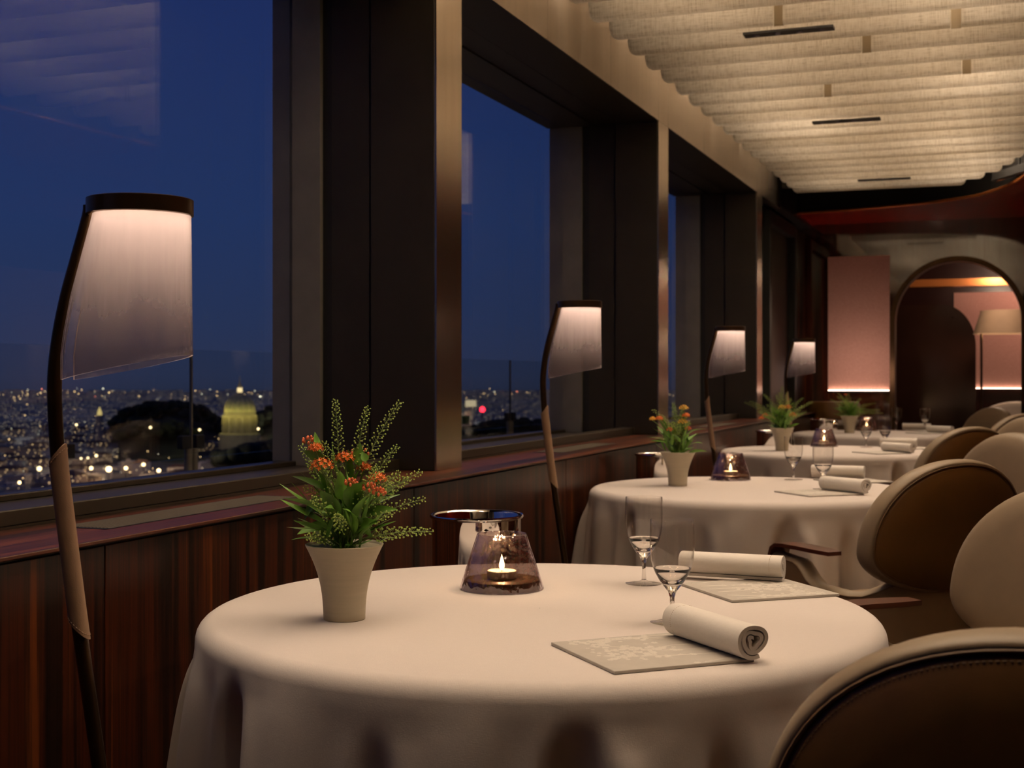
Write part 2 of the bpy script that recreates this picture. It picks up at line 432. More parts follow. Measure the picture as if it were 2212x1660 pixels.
# header soffits, fascia, glass, sills per bay
bays = [(Y0, PY[0])] + [(PY[k] + PW, PY[k + 1]) for k in range(4)]
for i, (a, b) in enumerate(bays):
    root = bpy.data.objects.new('window_%d' % (i + 1), None); COL.objects.link(root); root.location = (-AG, a, ZL)
    struct(root, 'tall dark framed picture window over the city', 'window')
    L = b - a; H = ZH - ZL
    MB().box(-0.005, 0.005, 0.0, L, 0.0225, H - .003).build('pane', M['window'], root, smooth=False)
    f = MB()
    f.box(AG - AF - 0.22, AG - AF - 0.004, 0, L, H, H + 0.03)
    f.box(AG - 2.07, AG - AF - 0.226, 0, L, H + 0.003, H + 0.03)
    f.box(-0.08, AG - 2.076, 0, L, H - 0.002, H + 0.03)
    f.build('head_soffit', M['frame'], root, smooth=False)
    MB().box(-0.08, AG - 1.85, 0, L, 0.0005, 0.006).build('sill', M['frame'], root)
    MB().box(AG - 1.92, AG - 1.85, 0, L, 0.006, 0.038).build('sill_lip', M['frame'], root, bevel=0.003)
    MB().box(-0.05, 0.02, 0, L, 0.006, 0.022).build('bottom_profile', M['frame'], root, bevel=0.003)
# bronze fascia over the windows, in panels with fine seams
seams = [Y0]
for y in PY:
    seams += [y, y + PW]
seams += [10.62]
full = []
for a, b in zip(seams, seams[1:]):
    n = max(1, round((b - a) / 0.95)); full += [a + (b - a) * k / n for k in range(n)]
full.append(seams[-1])
mb = MB()
for a, b in zip(full, full[1:]):
    mb.box(-AF - 0.012, -AF, a + 0.0015, b - 0.0015, ZH + 0.001, 3.0)
struct(mb.build('trim_1', M['bronze'], smooth=False), 'brushed bronze band running above the windows', 'trim')
struct(MB().box(-2.32, -AF - 0.013, Y0, YE, ZH + 0.035, 3.1).build('wall_left', M['black'], smooth=False))
# dark return panel at the far end of the window wall
mb = MB()
mb.box(-2.3, -1.86, PY[4] + PW + 0.01, YE, ZL + 0.001, ZH + 0.03)
struct(mb.build('trim_2', M['frame'], smooth=False), 'dark panelled recess at far end of window wall', 'panelling')
mb = MB()
mb.box(-1.858, -1.80, 10.6, 10.68, ZL + 0.001, ZH); mb.box(-1.858, -1.80, 11.9, 11.98, ZL + 0.001, ZH)
mb.box(-1.858, -1.80, 10.68, 11.9, ZH - 0.1, ZH)
struct(mb.build('trim_3', M['black'], smooth=False))

# window ledge cabinet: panelled fronts + continuous top
root = thing('window_cabinet', 'long dark striped ebony cabinet front running below the windows', 'cabinet', (-AL, 0, 0))
y = 2.07 - 1.38 * 4
while y < YE - 0.05:
    y2 = min(y + 1.38, YE - 0.003)
    MB().box(-0.75, -0.022, max(y, Y0) + 0.0015, y2 - 0.0015, 0.06, ZL - 0.016).build('panel', M['wood'], root, bevel=0.0015)
    y = y2
MB().box(-0.75, -0.06, Y0, YE - 0.003, 0.0, 0.06).build('plinth', M['black'], root, smooth=False)
MB().box(-0.75, -0.03, Y0, YE - 0.003, ZL - 0.016, ZL - 0.008).build('shadow_gap', M['black'], root, smooth=False)
o = MB().box(-2.33, -AL, Y0, YE - 0.003, ZL - 0.008, ZL).build('window_ledge', M['wood_top'], bevel=0.002)
tag(o, 'reddish brown wooden ledge on top of the cabinet under the windows', 'ledge')
# vent grilles in the ledge
def grille(y0, y1, lab):
    r = thing('ledge_vent', lab, 'vent', (-1.73, y0, ZL + 0.0005), 0, 'ventilation grilles in the window ledge')
    fr = MB(); x0, x1 = -0.06, 0.06; L = y1 - y0
    fr.box(x0, x1, 0, L, 0.0, 0.0006)
    fr.build('recess', M['black'], r, smooth=False)
    for k in range(13):
        x = x0 + 0.005 + k * 0.0088
        MB().box(x, x + 0.0035, 0.012, L - 0.012, 0.0006, 0.0014).build('slat', M['slat'], r, smooth=False)
M['slat'] = pbr('grey_slat', (0.15, 0.125, 0.09), 0.5, 0.2)
grille(2.17, 2.93, 'slotted metal vent in the ledge beside the nearest floor lamp')
grille(5.00, 5.78, 'slotted metal vent in the ledge beside the second lamp from the front')
grille(7.85, 8.63, 'slotted metal vent in the ledge by the third floor lamp')

# ------------------------------------------------------------------ ceiling fabric baffles
ZB = 2.60
breaks = {17: [-0.89], 16: [-0.215], 15: [-0.60], 13: [-0.20], 12: [-0.88]}
rights = {0: -0.32, 1: -0.18, 2: -0.06, 3: 0.02, 4: 0.08}
def baffle_mesh(L, r0=True, r1=True):
    mb = MB(); th = 0.020
    prof = []
    for t in (0.30, 0.2, 0.1, 0.02): prof.append((-th, t))
    for k in range(1, 8):
        a = pi + pi * k / 8; prof.append((th * cos(a), 0.02 + 0.02 * sin(a)))
    for t in (0.02, 0.1, 0.2, 0.30): prof.append((th, t))
    rows = []
    xs = [(0, 0.045, 0.75), (0.006, 0.022, 0.9), (0.018, 0.008, 0.97), (0.035, 0.0, 1.0)]
    ye = [(L - x, dz, k) for x, dz, k in reversed(xs)]
    if not r0: xs = [(0, 0, 1.0)]
    if not r1: ye = [(L, 0, 1.0)]
    xs = xs + ye
    for x, dz, k in xs:
        rows.append([(x, y * k, z + dz * (1 - z / 0.30)) for y, z in prof])
    mb.grid(rows)
    n = len(prof)
    mb.f.append(tuple(range(n))); mb.f.append(tuple(reversed(range((len(rows) - 1) * n, len(rows) * n))))
    return mb
M['joint'] = linen('joint_fabric', (.36, .29, .20))
for k in range(36):
    y = 10.44 - 0.2945 * k
    xr = rights.get(k, 0.34)
    cuts = [-1.60] + breaks.get(k, []) + [xr]
    for a, b in zip(cuts, cuts[1:]):
        a2 = a + (0.022 if a > -1.59 else 0); b2 = b - (0.022 if b < xr else 0)
        o = baffle_mesh(b2 - a2, a < -1.59, b >= xr).build('ceiling_baffle', M['baffle'], loc=(a2, y, ZB))
        if b < xr: MB().box(b2 - a2 + .002, b2 - a2 + .042, .024, .028, .004, .30).build('joint_strip', M['joint'], o, smooth=False)
        if len(cuts) > 2 and k in (17, 16, 15, 13, 12):
            lab = 'cream fabric ceiling drop cut short at a dark joint, in a split row'
        else:
            lab = 'cream woven fabric drop hung in a full row across the ceiling'
        tag(o, lab, 'ceiling fabric', 'fabric drops across the ceiling')
# black slot fixtures
for (yy, lab) in ((5.58, 'black slot spotlight with four lenses, largest in the fabric ceiling'), (7.64, 'black slot spotlight in the ceiling, second in line'), (10.0, 'black slot spotlight in the ceiling nearest the red soffit'), (3.22, 'black slot spotlight above the nearest table')):
    r = thing('slot_spotlight', lab, 'ceiling light', (-0.87, yy - 0.0, ZB), 0, 'slot spotlights in the ceiling')
    fr = MB()
    fr.box(-0.185, 0.185, -0.032, 0.032, 0.004, 0.014)
    fr.build('housing', M['black'], r, smooth=False)
    for q in range(4):
        MB().lathe([(0, 0.0), (0.012, 0.0005), (0.016, 0.004)], 20, (-0.135 + 0.09 * q, 0, 0)).build('lens', M['spotlens'], r)
# plenum lights over the fabric
rr = random.Random(3)
for k in range(12):
    y = 10.1 - k * 0.8
    for xx in (-1.15, -0.25):
        area('plenum_light', (xx + rr.uniform(-.15, .15), y, 2.985), (xx, y, 0), rr.choice([5, 8, 14, 20]) * 0.40, 0.6, 0.25, (1.0, 0.78, 0.56))

# light strips between the rows, each shining on the back of the drop in front of it
for k in range(0, 32):
    y = 10.44 - 0.2945 * k - 0.10
    for q in range(2):
        xx = rr.uniform(-1.2, -0.75) if q == 0 else rr.uniform(-0.65, 0.1)
        if k < 4 and q == 1: xx = -0.75
        area('strip_light', (xx, y, 2.86), (xx, y - 1, 2.78), rr.choice([0.6, 1.2, 2.4, 4.0]) * 2.7, 0.7, 0.03, (1.0, 0.79, 0.58))

# curved edge of the red soffit
curve = [(-1.80, 11.60), (-1.3, 11.50), (-0.74, 11.30), (-0.45, 11.12), (-0.22, 10.88), (-0.05, 10.50), (0.08, 10.0), (0.20, 9.2), (0.30, 8.2), (0.42, 6.5), (0.50, 4.5), (0.52, 2.0), (0.52, Y0)]
def smooth_curve(p, n=8):
    out = []
    for i in range(len(p) - 1):
        p0 = Vector(p[max(i - 1, 0)]); p1 = Vector(p[i]); p2 = Vector(p[i + 1]); p3 = Vector(p[min(i + 2, len(p) - 1)])
        for k in range(n):
            t = k / n
            out.append(0.5 * ((2 * p1) + (-p0 + p2) * t + (2 * p0 - 5 * p1 + 4 * p2 - p3) * t * t + (-p0 + 3 * p1 - 3 * p2 + p3) * t ** 3))
    out.append(Vector(p[-1])); return out
cs = smooth_curve(curve)
ZR = 2.572
mb = MB()
rows = []
for p in cs:
    # soffit strip from the curve out to the walls
    if p.y > 10.9: q = Vector((p.x, YE))
    elif p.y > 9.9:
        t = (10.9 - p.y) / 1.0; q = Vector((lerp(p.x, 3.4, t), YE))
    else: q = Vector((3.4, lerp(YE, Y0, (9.9 - p.y) / (9.9 - Y0))))
    rows.append([(p.x, p.y, ZR), (lerp(p.x, q.x, .5), lerp(p.y, q.y, .5), ZR), (q.x, q.y, ZR)])
mb.grid(rows)
struct(mb.build('ceiling_soffit', M['redlac'], smooth=False), 'red lacquered lower ceiling with a curved front edge', 'ceiling')
mb = MB().tube([(p.x, p.y, ZR + 0.012) for p in cs], 0.012, 8)
struct(mb.build('trim_4', M['copper']), 'copper coloured edge along the red ceiling', 'trim')
mb = MB().grid([[(p.x + 0.02, p.y + 0.02, ZR + 0.02), (p.x + 0.02, p.y + 0.02, 3.08)] for p in cs])
struct(mb.build('trim_5', M['black']), 'black upright band behind the red ceiling edge', 'trim')
struct(MB().box(-2.0, 4, 10.62, YE, 3.0, 3.08).build('trim_6', M['black'], smooth=False))
struct(MB().box(0.63, 4, Y0, 10.62, 3.0, 3.08).build('trim_7', M['black'], smooth=False))
struct(MB().box(-1.70, -0.36, 10.56, 10.60, ZB + 0.06, 3.0).build('light_shield', M['black'], smooth=False))  # unseen board added to shield the black band from plenum light
r = thing('ceiling_track', 'slim black ceiling fixture beyond the ends of the fabric rows', 'ceiling light', (0.05, 10.15, 2.62), radians(-62))
MB().box(-0.35, 0.35, -0.03, 0.03, 0, 0.06).build('housing', M['black'], r, bevel=0.003)
MB().box(-0.33, 0.33, -0.012, 0.012, -0.004, 0.0).build('lens', M['spotlens'], r, smooth=False)
MB().tube([(0, 0, 0.06), (0, 0, 0.38)], 0.01, 8).build('rod', M['black'], r)

# ------------------------------------------------------------------ end wall with arch
pl = on_y(1926, 815, YE); pr = on_y(2214, 815, YE)
top = on_y(2070, 557, YE)
xl, xr_ = pl.x, pr.x; xm = (xl + xr_) / 2; ra = (xr_ - xl) / 2
zs = top.z - ra
mb = MB()
def wallface(yy, rev):
    pts = []
    n = 28
    arch = [(xm - ra, 0.0)] + [(xm - ra * cos(pi * k / n), zs + ra * sin(pi * k / n)) for k in range(n + 1)] + [(xm + ra, 0.0)]
    outer = [(-2.0, 0.0)]
    vs = []; fs = []
    for (x, z) in arch:
        if z == 0.0: ox, oz = (-2.0 if x < xm else 3.5), 0.0
        else:
            a = atan2(z - zs, x - xm)
            ox = lerp(3.5, -2.0, a / pi); oz = 3.1
        vs.append((x, yy, z)); vs.append((ox, yy, oz))
    vs2 = vs
    for i in range(len(arch) - 1):
        if i == 0:
            fs.append((2 * i, 2 * i + 1, 2 * i + 3, 2 * i + 2))
        else:
            fs.append((2 * i, 2 * i + 1, 2 * i + 3, 2 * i + 2))
    return vs, fs
vs, fs = wallface(YE, False); mb.add(vs, fs)
vs2, fs2 = wallface(YE + 0.12, True); mb.add(vs2, fs2)
struct(mb.build('wall_end', M['wood_gloss'], smooth=False), 'glossy dark wooden end wall with an arched opening', 'wall')
# arch frame
rows = []
n = 40
path = [(-ra, 0.0, -1, 0)] + [(-ra * cos(pi * k / n), zs + ra * sin(pi * k / n), -cos(pi * k / n), sin(pi * k / n)) for k in range(n + 1)] + [(ra, 0.0, 1, 0)]
for x, z, nx, nz in path:
    rows.append([(xm + x + nx * 0.014, YE - 0.03, z + nz * 0.014), (xm + x - nx * 0.030, YE - 0.03, z - nz * 0.030), (xm + x - nx * 0.030, YE + 0.16, z - nz * 0.030), (xm + x + nx * 0.014, YE + 0.16, z + nz * 0.014)])
struct(MB().grid(rows, True).build('trim_9', M['pole']), 'dark bronze arched frame around the opening', 'arch')
# pink panel left of the arch
def pink_panel(name, lab, p0, p1, yy, led=True):
    r = thing(name, lab, 'wall panel', (p0.x, yy, p1.z))
    L = p1.x - p0.x; H = p0.z - p1.z
    MB().box(0, L, -0.012, 0, 0.0, H).build('fabric', M['pink'], r, smooth=False)
    if led:
        MB().box(0, L, -0.05, -0.014, -0.025, -0.012).build('shelf', M['black'], r, smooth=False)
        MB().box(0.005, L - 0.005, -0.040, -0.016, -0.012, -0.004).build('led_strip', M['led'], r, smooth=False)
    return r
p0 = on_y(1789, 556, YE); p1 = on_y(1922, 842, YE)
pink_panel('fabric_panel', 'pink woven wall panel lit along its bottom edge, left of the arch', p0, p1, YE - 0.002)
area('panel_wash', (p0.x + .3, YE - 0.55, 1.2), ((p0.x + p1.x) / 2, YE, 1.45), 2.2, 0.5, 0.2, (1, 0.72, 0.60))
# room behind the arch
M['lacq0'] = pbr('dark_red_lacquer', (.035, .010, .007), .2, var=.2, vscale=2)
struct(MB().box(-2.2, 4.0, 16.6, 16.7, 0, 3.1).build('wall_far', M['lacq0'], smooth=False))
struct(MB().box(-2.2, 4.0, YE + 0.13, 16.6, 2.75, 2.8).build('ceiling_far', M['black'], smooth=False))
struct(MB().box(-2.3, -2.2, YE, 16.6, 0, 3.0).build('wall_far_left', M['wood_end'], smooth=False))
a0 = on_y(2060, 632, 16.5); a1 = on_y(2230, 838, 16.5)
pink_panel('fabric_panel', 'pink woven wall panel seen through the arch behind the shaded lamp', a0, Vector((a1.x + 0.9, a1.y, a1.z)), 16.59)
area('far_wash', (a0.x + 1.0, 15.9, 2.55), (a0.x + 0.9, 16.6, 1.3), 14, 1.0, 0.2, (1, 0.62, 0.48))
# dark screen with rounded corner inside the far room
s0 = on_y(1930, 660, 14.6); s1 = on_y(2108, 900, 14.6)
mb = MB(); n = 16; rad = 0.34
prof = [(s0.x - 0.5, 0.0), (s0.x - 0.5, s0.z)]
for k in range(n + 1):
    a = pi / 2 * k / n
    prof.append((s1.x - rad + rad * sin(a), s0.z - rad * 1.3 + rad * 1.3 * cos(a)))
prof.append((s1.x, 0.0))
m_ = len(prof)
mb.add([(x, 14.6, z) for x, z in prof] + [(x, 14.66, z) for x, z in prof], [tuple(range(m_)), tuple(reversed(range(m_, 2 * m_)))] + [(i, (i + 1) % m_, (i + 1) % m_ + m_, i + m_) for i in range(m_)])
M['lacq'] = pbr('dark_brown_lacquer', (.030, .012, .008), .12, var=.2, vscale=2)
o = mb.build('partition_screen', M['lacq'], smooth=True); tag(o, 'dark glossy partition with one rounded top corner behind the arch', 'partition')
b0 = on_y(1960, 605, 14.4); b1 = on_y(2215, 615, 14.4)
o = MB().box(b0.x - 0.3, b1.x + 0.6, 14.4, 14.55, b1.z, b0.z).build('trim_10', M['copper'], smooth=False)
struct(o, 'orange brown beam end seen through the arch top', 'trim')
# shaded floor lamp in the far room
q = on_y(2120, 700, 13.9); fl = thing('floor_lamp', 'floor lamp with wide tan shade standing behind the arch', 'lamp', (q.x, 13.9, 0))
M['tanshade'] = pbr('tan_shade', (0.30, 0.20, 0.13), 0.8, var=0.1)
MB().lathe([(0, 0), (0.16, 0), (0.16, 0.015), (0.02, 0.025), (0, 0.025)], 32).build('base', M['pole'], fl)
zt = on_y(2120, 672, 13.9).z; zb = on_y(2120, 722, 13.9).z
MB().tube([(0, 0, 0.02), (0, 0, zt)], 0.012, 10).build('pole', M['pole'], fl)
MB().lathe([(0.30, zb), (0.225, zt), (0.222, zt), (0.297, zb), (0.30, zb)], 48, (0.22, 0, 0)).build('lamp_shade', M['tanshade'], fl)
MB().tube([(0, 0, zt - 0.01), (0.22, 0, zt - 0.005), (0.445, 0, zt - 0.005)], 0.006, 8).build('arm', M['pole'], fl)
point('far_lamp_light', (q.x + 0.22, 13.9, zb + 0.02), 5, (1, 0.7, 0.45), 0.05)
# pale armchair seen through the arch
q = on_y(2172, 862, 13.6)
ac = thing('lounge_chair', 'pale cream rounded lounge chair seen through the arch', 'chair', (q.x + 0.1, 13.7, 0))
M['cream'] = pbr('cream_upholstery', (0.72, 0.60, 0.50), 0.8)
rows = []
for k in range(25):
    a = lerp(radians(150), radians(390), k / 24)
    x, y = cos(a), sin(a)
    zt_ = q.z - 0.02 - 0.16 * (0.5 - 0.5 * cos((k / 24 - 0.5) * 2 * pi))
    rows.append([(x * .36, y * .36, .15), (x * .37, y * .37, zt_ - .05), (x * .355, y * .355, zt_ - .012), (x * .32, y * .32, zt_), (x * .285, y * .285, zt_ - .012), (x * .27, y * .27, zt_ - .05), (x * .27, y * .27, .40), (x * .36, y * .36, .15)])
MB().grid(rows).build('backrest', M['cream'], ac)
MB().lathe([(0, .15), (.30, .15), (.31, .18), (.31, .40), (.28, .44), (0, .45)], 40).build('seat', M['cream'], ac)
MB().lathe([(0, 0), (.25, 0), (.25, .02), (.06, .03), (.06, .15), (0, .15)], 32).build('base', M['pole'], ac)
point('far_room_light', (q.x - 0.1, 13.3, 2.3), 34, (1, 0.72, 0.5), 0.08)
# round upholstered service drum near the end wall
q = on_y(1800, 868, 11.75)
dr = thing('round_console', 'round beige console with brown top band behind the farthest table', 'console', (q.x, 11.75, 0))
zt = q.z
MB().lathe([(0, 0), (.21, 0), (.21, zt - .20), (0, zt - .20)], 48).build('body', M['beige'], dr)
MB().lathe([(.20, zt - .20), (.235, zt - .20), (.24, zt - .19), (.24, zt - .165), (.235, zt - .155), (0, zt - .155)], 48).build('shelf', M['card'], dr)
MB().lathe([(.21, zt - .155), (.225, zt - .15), (.225, zt - .02), (.21, zt), (0, zt)], 48).build('top_band', M['brown'], dr)

# ------------------------------------------------------------------ tables
TB = [Vector((-.813, 2.305, 0)), Vector((-.94, 5.09, 0)), Vector((-1.0, 7.85, 0)), Vector((-.97, 10.38, 0))]
where = ['nearest table', 'second table from the front', 'third table from the front', 'farthest table']
RT = 0.62; ZT = 0.745
ridge = [(-98, .15), (-88, 1), (-77, .25), (-65, .85), (-53, -.35), (-40, .55), (-25, -.05), (-10, .45), (2, -.30), (10, .75), (24, .1), (37, .75), (45, -.35), (57, .8), (72, .1), (88, .9), (105, .1), (122, .8), (140, 0), (158, .8), (176, .1), (195, .8), (213, 0), (232, .8), (250, .1), (262, .15)]
def cloth_mesh():
    N = 480; rows = []
    pleats = [(5, 4.6, .025, .030), (-50, 3.6, .015, .030), (45.5, 4.2, .010, .042), (100, 5, .02, .04), (150, 5, .02, .04), (205, 5, .02, .035), (240, 4, .02, .035), (-84, 2.6, .015, .022), (-22, 3.0, .05, .014), (25, 3.5, .06, .014)]
    def ring(r, z): return [(r * cos(radians(-98 + 360 * i / N)), r * sin(radians(-98 + 360 * i / N)), z) for i in range(N)]
    for r in (0.001, .1, .2, .3, .4, .5, .56, .585): rows.append(ring(r, ZT))
    for k in range(1, 7):
        a = pi / 2 * k / 6 * 0.92
        rows.append(ring(.585 + .032 * sin(a), ZT - .032 * (1 - cos(a))))
    z0 = ZT - .03; hmax = z0 - 0.012
    for k in range(1, 34):
        h = hmax * k / 33
        row = []
        for i in range(N):
            ang = -98 + 360 * i / N
            rv = interp(ridge, ang)
            # folds start a little below the rim, each at its own height
            st = 0.03 + 0.02 * sin(ang * 0.21)
            ramp_ = max(0, h - st)
            g = ramp_ * (1 - math.exp(-ramp_ / 0.10))
            r = .618 + rv * (.026 * (1 - math.exp(-ramp_ / .055)) + .11 * ramp_)
            for (p0_, w_, st_, dp) in pleats:
                dl = (ang - p0_ + 180) % 360 - 180; hh = max(0, h - st_)
                if abs(dl) < 22 and hh > 0:
                    ww = w_ * (.35 + .65 * (1 - math.exp(-hh / .07))); kk = dp * (1 - math.exp(-hh / .06)) + .08 * hh
                    r += -kk * .5 * (math.tanh((ww - abs(dl)) / 1.3) + 1) + .45 * kk * math.exp(-((abs(dl) - ww - 2.2) / 2.4) ** 2)
            a2 = radians(ang) + 0.05 * g * sin(radians(ang * 7))
            row.append((r * cos(a2), r * sin(a2), z0 - h))
        rows.append(row)
    return MB().grid(rows, True)
cloth = None
for i, t in enumerate(TB):
    r = thing('round_table', 'round dining table hidden under a white cloth, ' + where[i], 'table', t, 0, 'round dining tables')
    MB().lathe([(0, .715), (.59, .715), (.6, .72), (.6, .735), (.595, .74), (0, .74)], 64).build('tabletop', M['wood_end'], r)
    MB().lathe([(0, 0.02), (.05, .02), (.045, .6), (.12, .715), (0, .715)], 32).build('pedestal', M['pole'], r)
    MB().lathe([(0, 0), (.30, 0), (.30, .012), (.05, .02), (0, .02)], 48).build('base', M['pole'], r)
    ang = atan2(-t.y, -t.x)
    if cloth is None:
        cloth = cloth_mesh().build('tablecloth', M['cloth'], angle=80)
        tag(cloth, '', 'tablecloth', 'white cloths on the round tables')
        o = cloth
    else:
        o = cloth.copy(); COL.objects.link(o)
    o.location = t; o.rotation_euler = (0, 0, ang + (0, .12, -.16, .3)[i])
    o['label'] = 'white linen tablecloth hanging in soft folds over the ' + where[i]
ZS = ZT + 0.0004   # surface on which things stand

# ---- goblets
def make_goblet():
    r = thing('water_goblet', '', 'glass', group='empty stemmed water glasses')
    foot = [(0, 0), (.036, 0), (.038, .0008), (.0375, .0018), (.022, .0032), (.009, .0055), (.0045, .009), (0, .010)]
    MB().lathe(foot, 48).build('foot', M['goblet'], r, angle=80)
    stem = [(0, .0095), (.0046, .0088), (.0040, .016), (.0036, .030), (.0042, .044), (.0075, .054), (.0145, .0625), (.0225, .0735), (.0300, .0870), (.0330, .0945), (.0312, .0945), (.0281, .0880), (.0205, .0775), (.0120, .0705), (.006, .0680), (0, .0672)]
    MB().lathe(stem, 48).build('stem', M['solidglass'], r, angle=80)
    bowl = [(.0330, .0947), (.0366, .108), (.0385, .126), (.0388, .145), (.0382, .165), (.0376, .178), (.0370, .1786), (.0366, .178), (.0372, .165), (.0378, .145), (.0375, .126), (.0356, .109), (.0316, .0947), (.0330, .0947)]
    MB().lathe(bowl, 64).build('bowl', M['goblet'], r, angle=80)
    return r
# ---- napkins
def make_napkin():
    r = bpy.data.objects.new('rolled_napkin', None)
    L = 0.215; th = 0.0060
    rows_o = []; n = 130; turns = 2.55
    cen = []
    for k in range(n + 1):
        t = k / n; a = -pi / 2 + 0.35 - turns * 2 * pi * (1 - t)
        rad = lerp(0.0055, 0.0262, t ** 0.92) + .0010 * sin(a * 2 + 1) + (.0005 + .0020 * (1 - t)) * sin(3 * a + .5) + .0016 * (1 - t) * sin(a * 1.7)
        cen.append((a, rad))
    def sec(x, tw, sc):
        pts = []
        jit = 0.0012 * sin(x * 40)
        out = [((rad + th / 2) * sc * cos(a + tw) * 1.04, (rad + th / 2) * sc * sin(a + tw)) for a, rad in cen]
        inn = [((rad - th / 2) * sc * cos(a + tw) * 1.04, (rad - th / 2) * sc * sin(a + tw)) for a, rad in reversed(cen)]
        return [(x, y, z + 0.0283) for y, z in out + inn]
    xs = [-L / 2, -L / 2 + .0015, -L / 4, 0, L / 4, L / 2 - .0015, L / 2]
    rows = [sec(x, 0.04 * sin(x * 20), 0.985 if abs(x) > L / 2 - 1e-4 else 1.0) for x in xs]
    mb = MB().grid(rows, True)
    m2 = len(rows[0])
    def endcap(base, flip):
        for k in range(n):
            q = (base + k, base + k + 1, base + m2 - 2 - k, base + m2 - 1 - k)
            mb.f.append(tuple(reversed(q)) if flip else q)
    endcap(0, True); endcap((len(rows) - 1) * m2, False)
    zmin = min(v[2] for v in mb.v); mb.v = [(x, y, z - zmin) for x, y, z in mb.v]
    return mb
napk_mb = make_napkin()
# ---- embossed cards
def make_card():
    LX, LY = CARD
    r = thing('menu_card', '', 'card', group='embossed grey cards beneath the napkins')
    MB().box(-LX / 2, LX / 2, -LY / 2, LY / 2, 0, 0.005).build('board', M['card'], r, bevel=0.001)
    rg = random.Random(11); mb = MB(); zt = 0.0050
    def flat_tube(pts, w):
        for a, b in zip(pts, pts[1:]):
            a = Vector(a); b = Vector(b); d = (b - a); nrm = Vector((-d.y, d.x)).normalized() * w
            vs = [(a.x + nrm.x, a.y + nrm.y, zt), (b.x + nrm.x, b.y + nrm.y, zt), (b.x - nrm.x, b.y - nrm.y, zt), (a.x - nrm.x, a.y - nrm.y, zt), (a.x, a.y, zt + .0008), (b.x, b.y, zt + .0008)]
            mb.add(vs, [(0, 1, 5, 4), (3, 4, 5, 2)])
    def blossom(x, y, s):
        ph = rg.uniform(0, 6)
        for k in range(5):
            a = ph + 2 * pi * k / 5; cx, cy = x + s * .55 * cos(a), y + s * .55 * sin(a)
            vs = [(cx, cy, zt + .0011)] + [(cx + s * .5 * cos(2 * pi * q / 7), cy + s * .5 * sin(2 * pi * q / 7), zt) for q in range(7)]
            mb.add(vs, [(0, 1 + q, 1 + (q + 1) % 7) for q in range(7)])
    def inside(x, y): return abs(x) < LX / 2 - .006 and abs(y) < LY / 2 - .006
    for b in range(6):
        x, y = LX * .42, lerp(-LY * .42, LY * .42, b / 5) 
        ang = pi + rg.uniform(-.35, .35); pts = [(x, y)]
        for st in range(12):
            ang += rg.uniform(-.28, .28); x += .016 * cos(ang); y += .016 * sin(ang)
            if not inside(x, y): break
            pts.append((x, y))
            for _ in range(2 if st > 2 else 0):
                bx, by = x + rg.gauss(0, .009), y + rg.gauss(0, .009)
                if inside(bx, by): blossom(bx, by, rg.uniform(.0035, .0062))
        if len(pts) > 1: flat_tube(pts, .0014)
    for _ in range(60):
        x, y = rg.gauss(-LX * .2, LX * .12), rg.gauss(LY * .05, LY * .17)
        if inside(x, y): blossom(x, y, rg.uniform(.0035, .006))
    mb.build('embossed_blossoms', M['emboss'], r)
    return r
# ---- candle holder
def make_holder():
    r = thing('candle_holder', '', 'candle holder', group='smoky glass candle shades')
    MB().lathe([(0, 0.001), (.0795, 0.001), (.0800, .004), (.0765, .0185), (.075, .0195), (0, .0195)], 64).build('base', M['holderbase'], r)
    MB().lathe([(.0835, 0), (.0845, .002), (.079, .020), (.066, .060), (.0535, .098), (.0500, .1095), (.0485, .1105), (.0468, .1095), (.0505, .097), (.063, .060), (.0770, .019), (.0815, .002), (.0835, 0)], 96).build('glass_shade', M['smoke'], r, angle=80)
    return r
def make_candle():
    r = thing('tealight_candle', '', 'candle', group='lit tealights in the glass shades')
    MB().lathe([(0, 0), (.028, 0), (.0295, .002), (.0295, .0155), (.028, .0165), (.010, .0135), (0, .0135)], 32).build('wax', M['wax'], r)
    MB().tube([(0, 0, .012), (0.0006, 0, .018), (.001, 0, .021)], .0007, 6).build('wick', M['wick'], r)
    MB().lathe([(0, .0165), (.0034, .019), (.0056, .024), (.0054, .029), (.0038, .036), (.0018, .043), (0, .049)], 16).build('flame', M['flame'], r)
    return r
# ---- wine cooler stand
def make_cooler():
    r = thing('wine_cooler', '', 'wine cooler', group='chrome wine coolers on stands')
    H = .835
    MB().lathe([(.100, H - .215), (.104, H - .21), (.1085, H - .19), (.1085, H - .010), (.1135, H - .008), (.1150, H - .004), (.1135, H), (.110, H), (.1050, H - .006), (.1045, H - .19), (.098, H - .20), (0, H - .20)], 96).build('bucket', M['chrome'], r, angle=60)
    MB().lathe([(0, H - .218), (.103, H - .218), (.103, H - .2155), (0, H - .2155)], 64).build('bottom', M['chrome'], r)
    MB().lathe([(0, 0), (.15, 0), (.152, .004), (.15, .012), (.03, .022), (.016, .04), (.016, H - .26), (.05, H - .218), (0, H - .218)], 48).build('stand', M['chrome'], r)
    for a in (-0.95, -0.95 + pi):
        MB().tube([(.1085 * cos(a), .1085 * sin(a), H - .035), (.126 * cos(a), .126 * sin(a), H - .035)], .008, 16).build('knob', M['chrome'], r)
    return r

gob = make_goblet(); hol = make_holder(); can = make_candle(); cool = make_cooler()
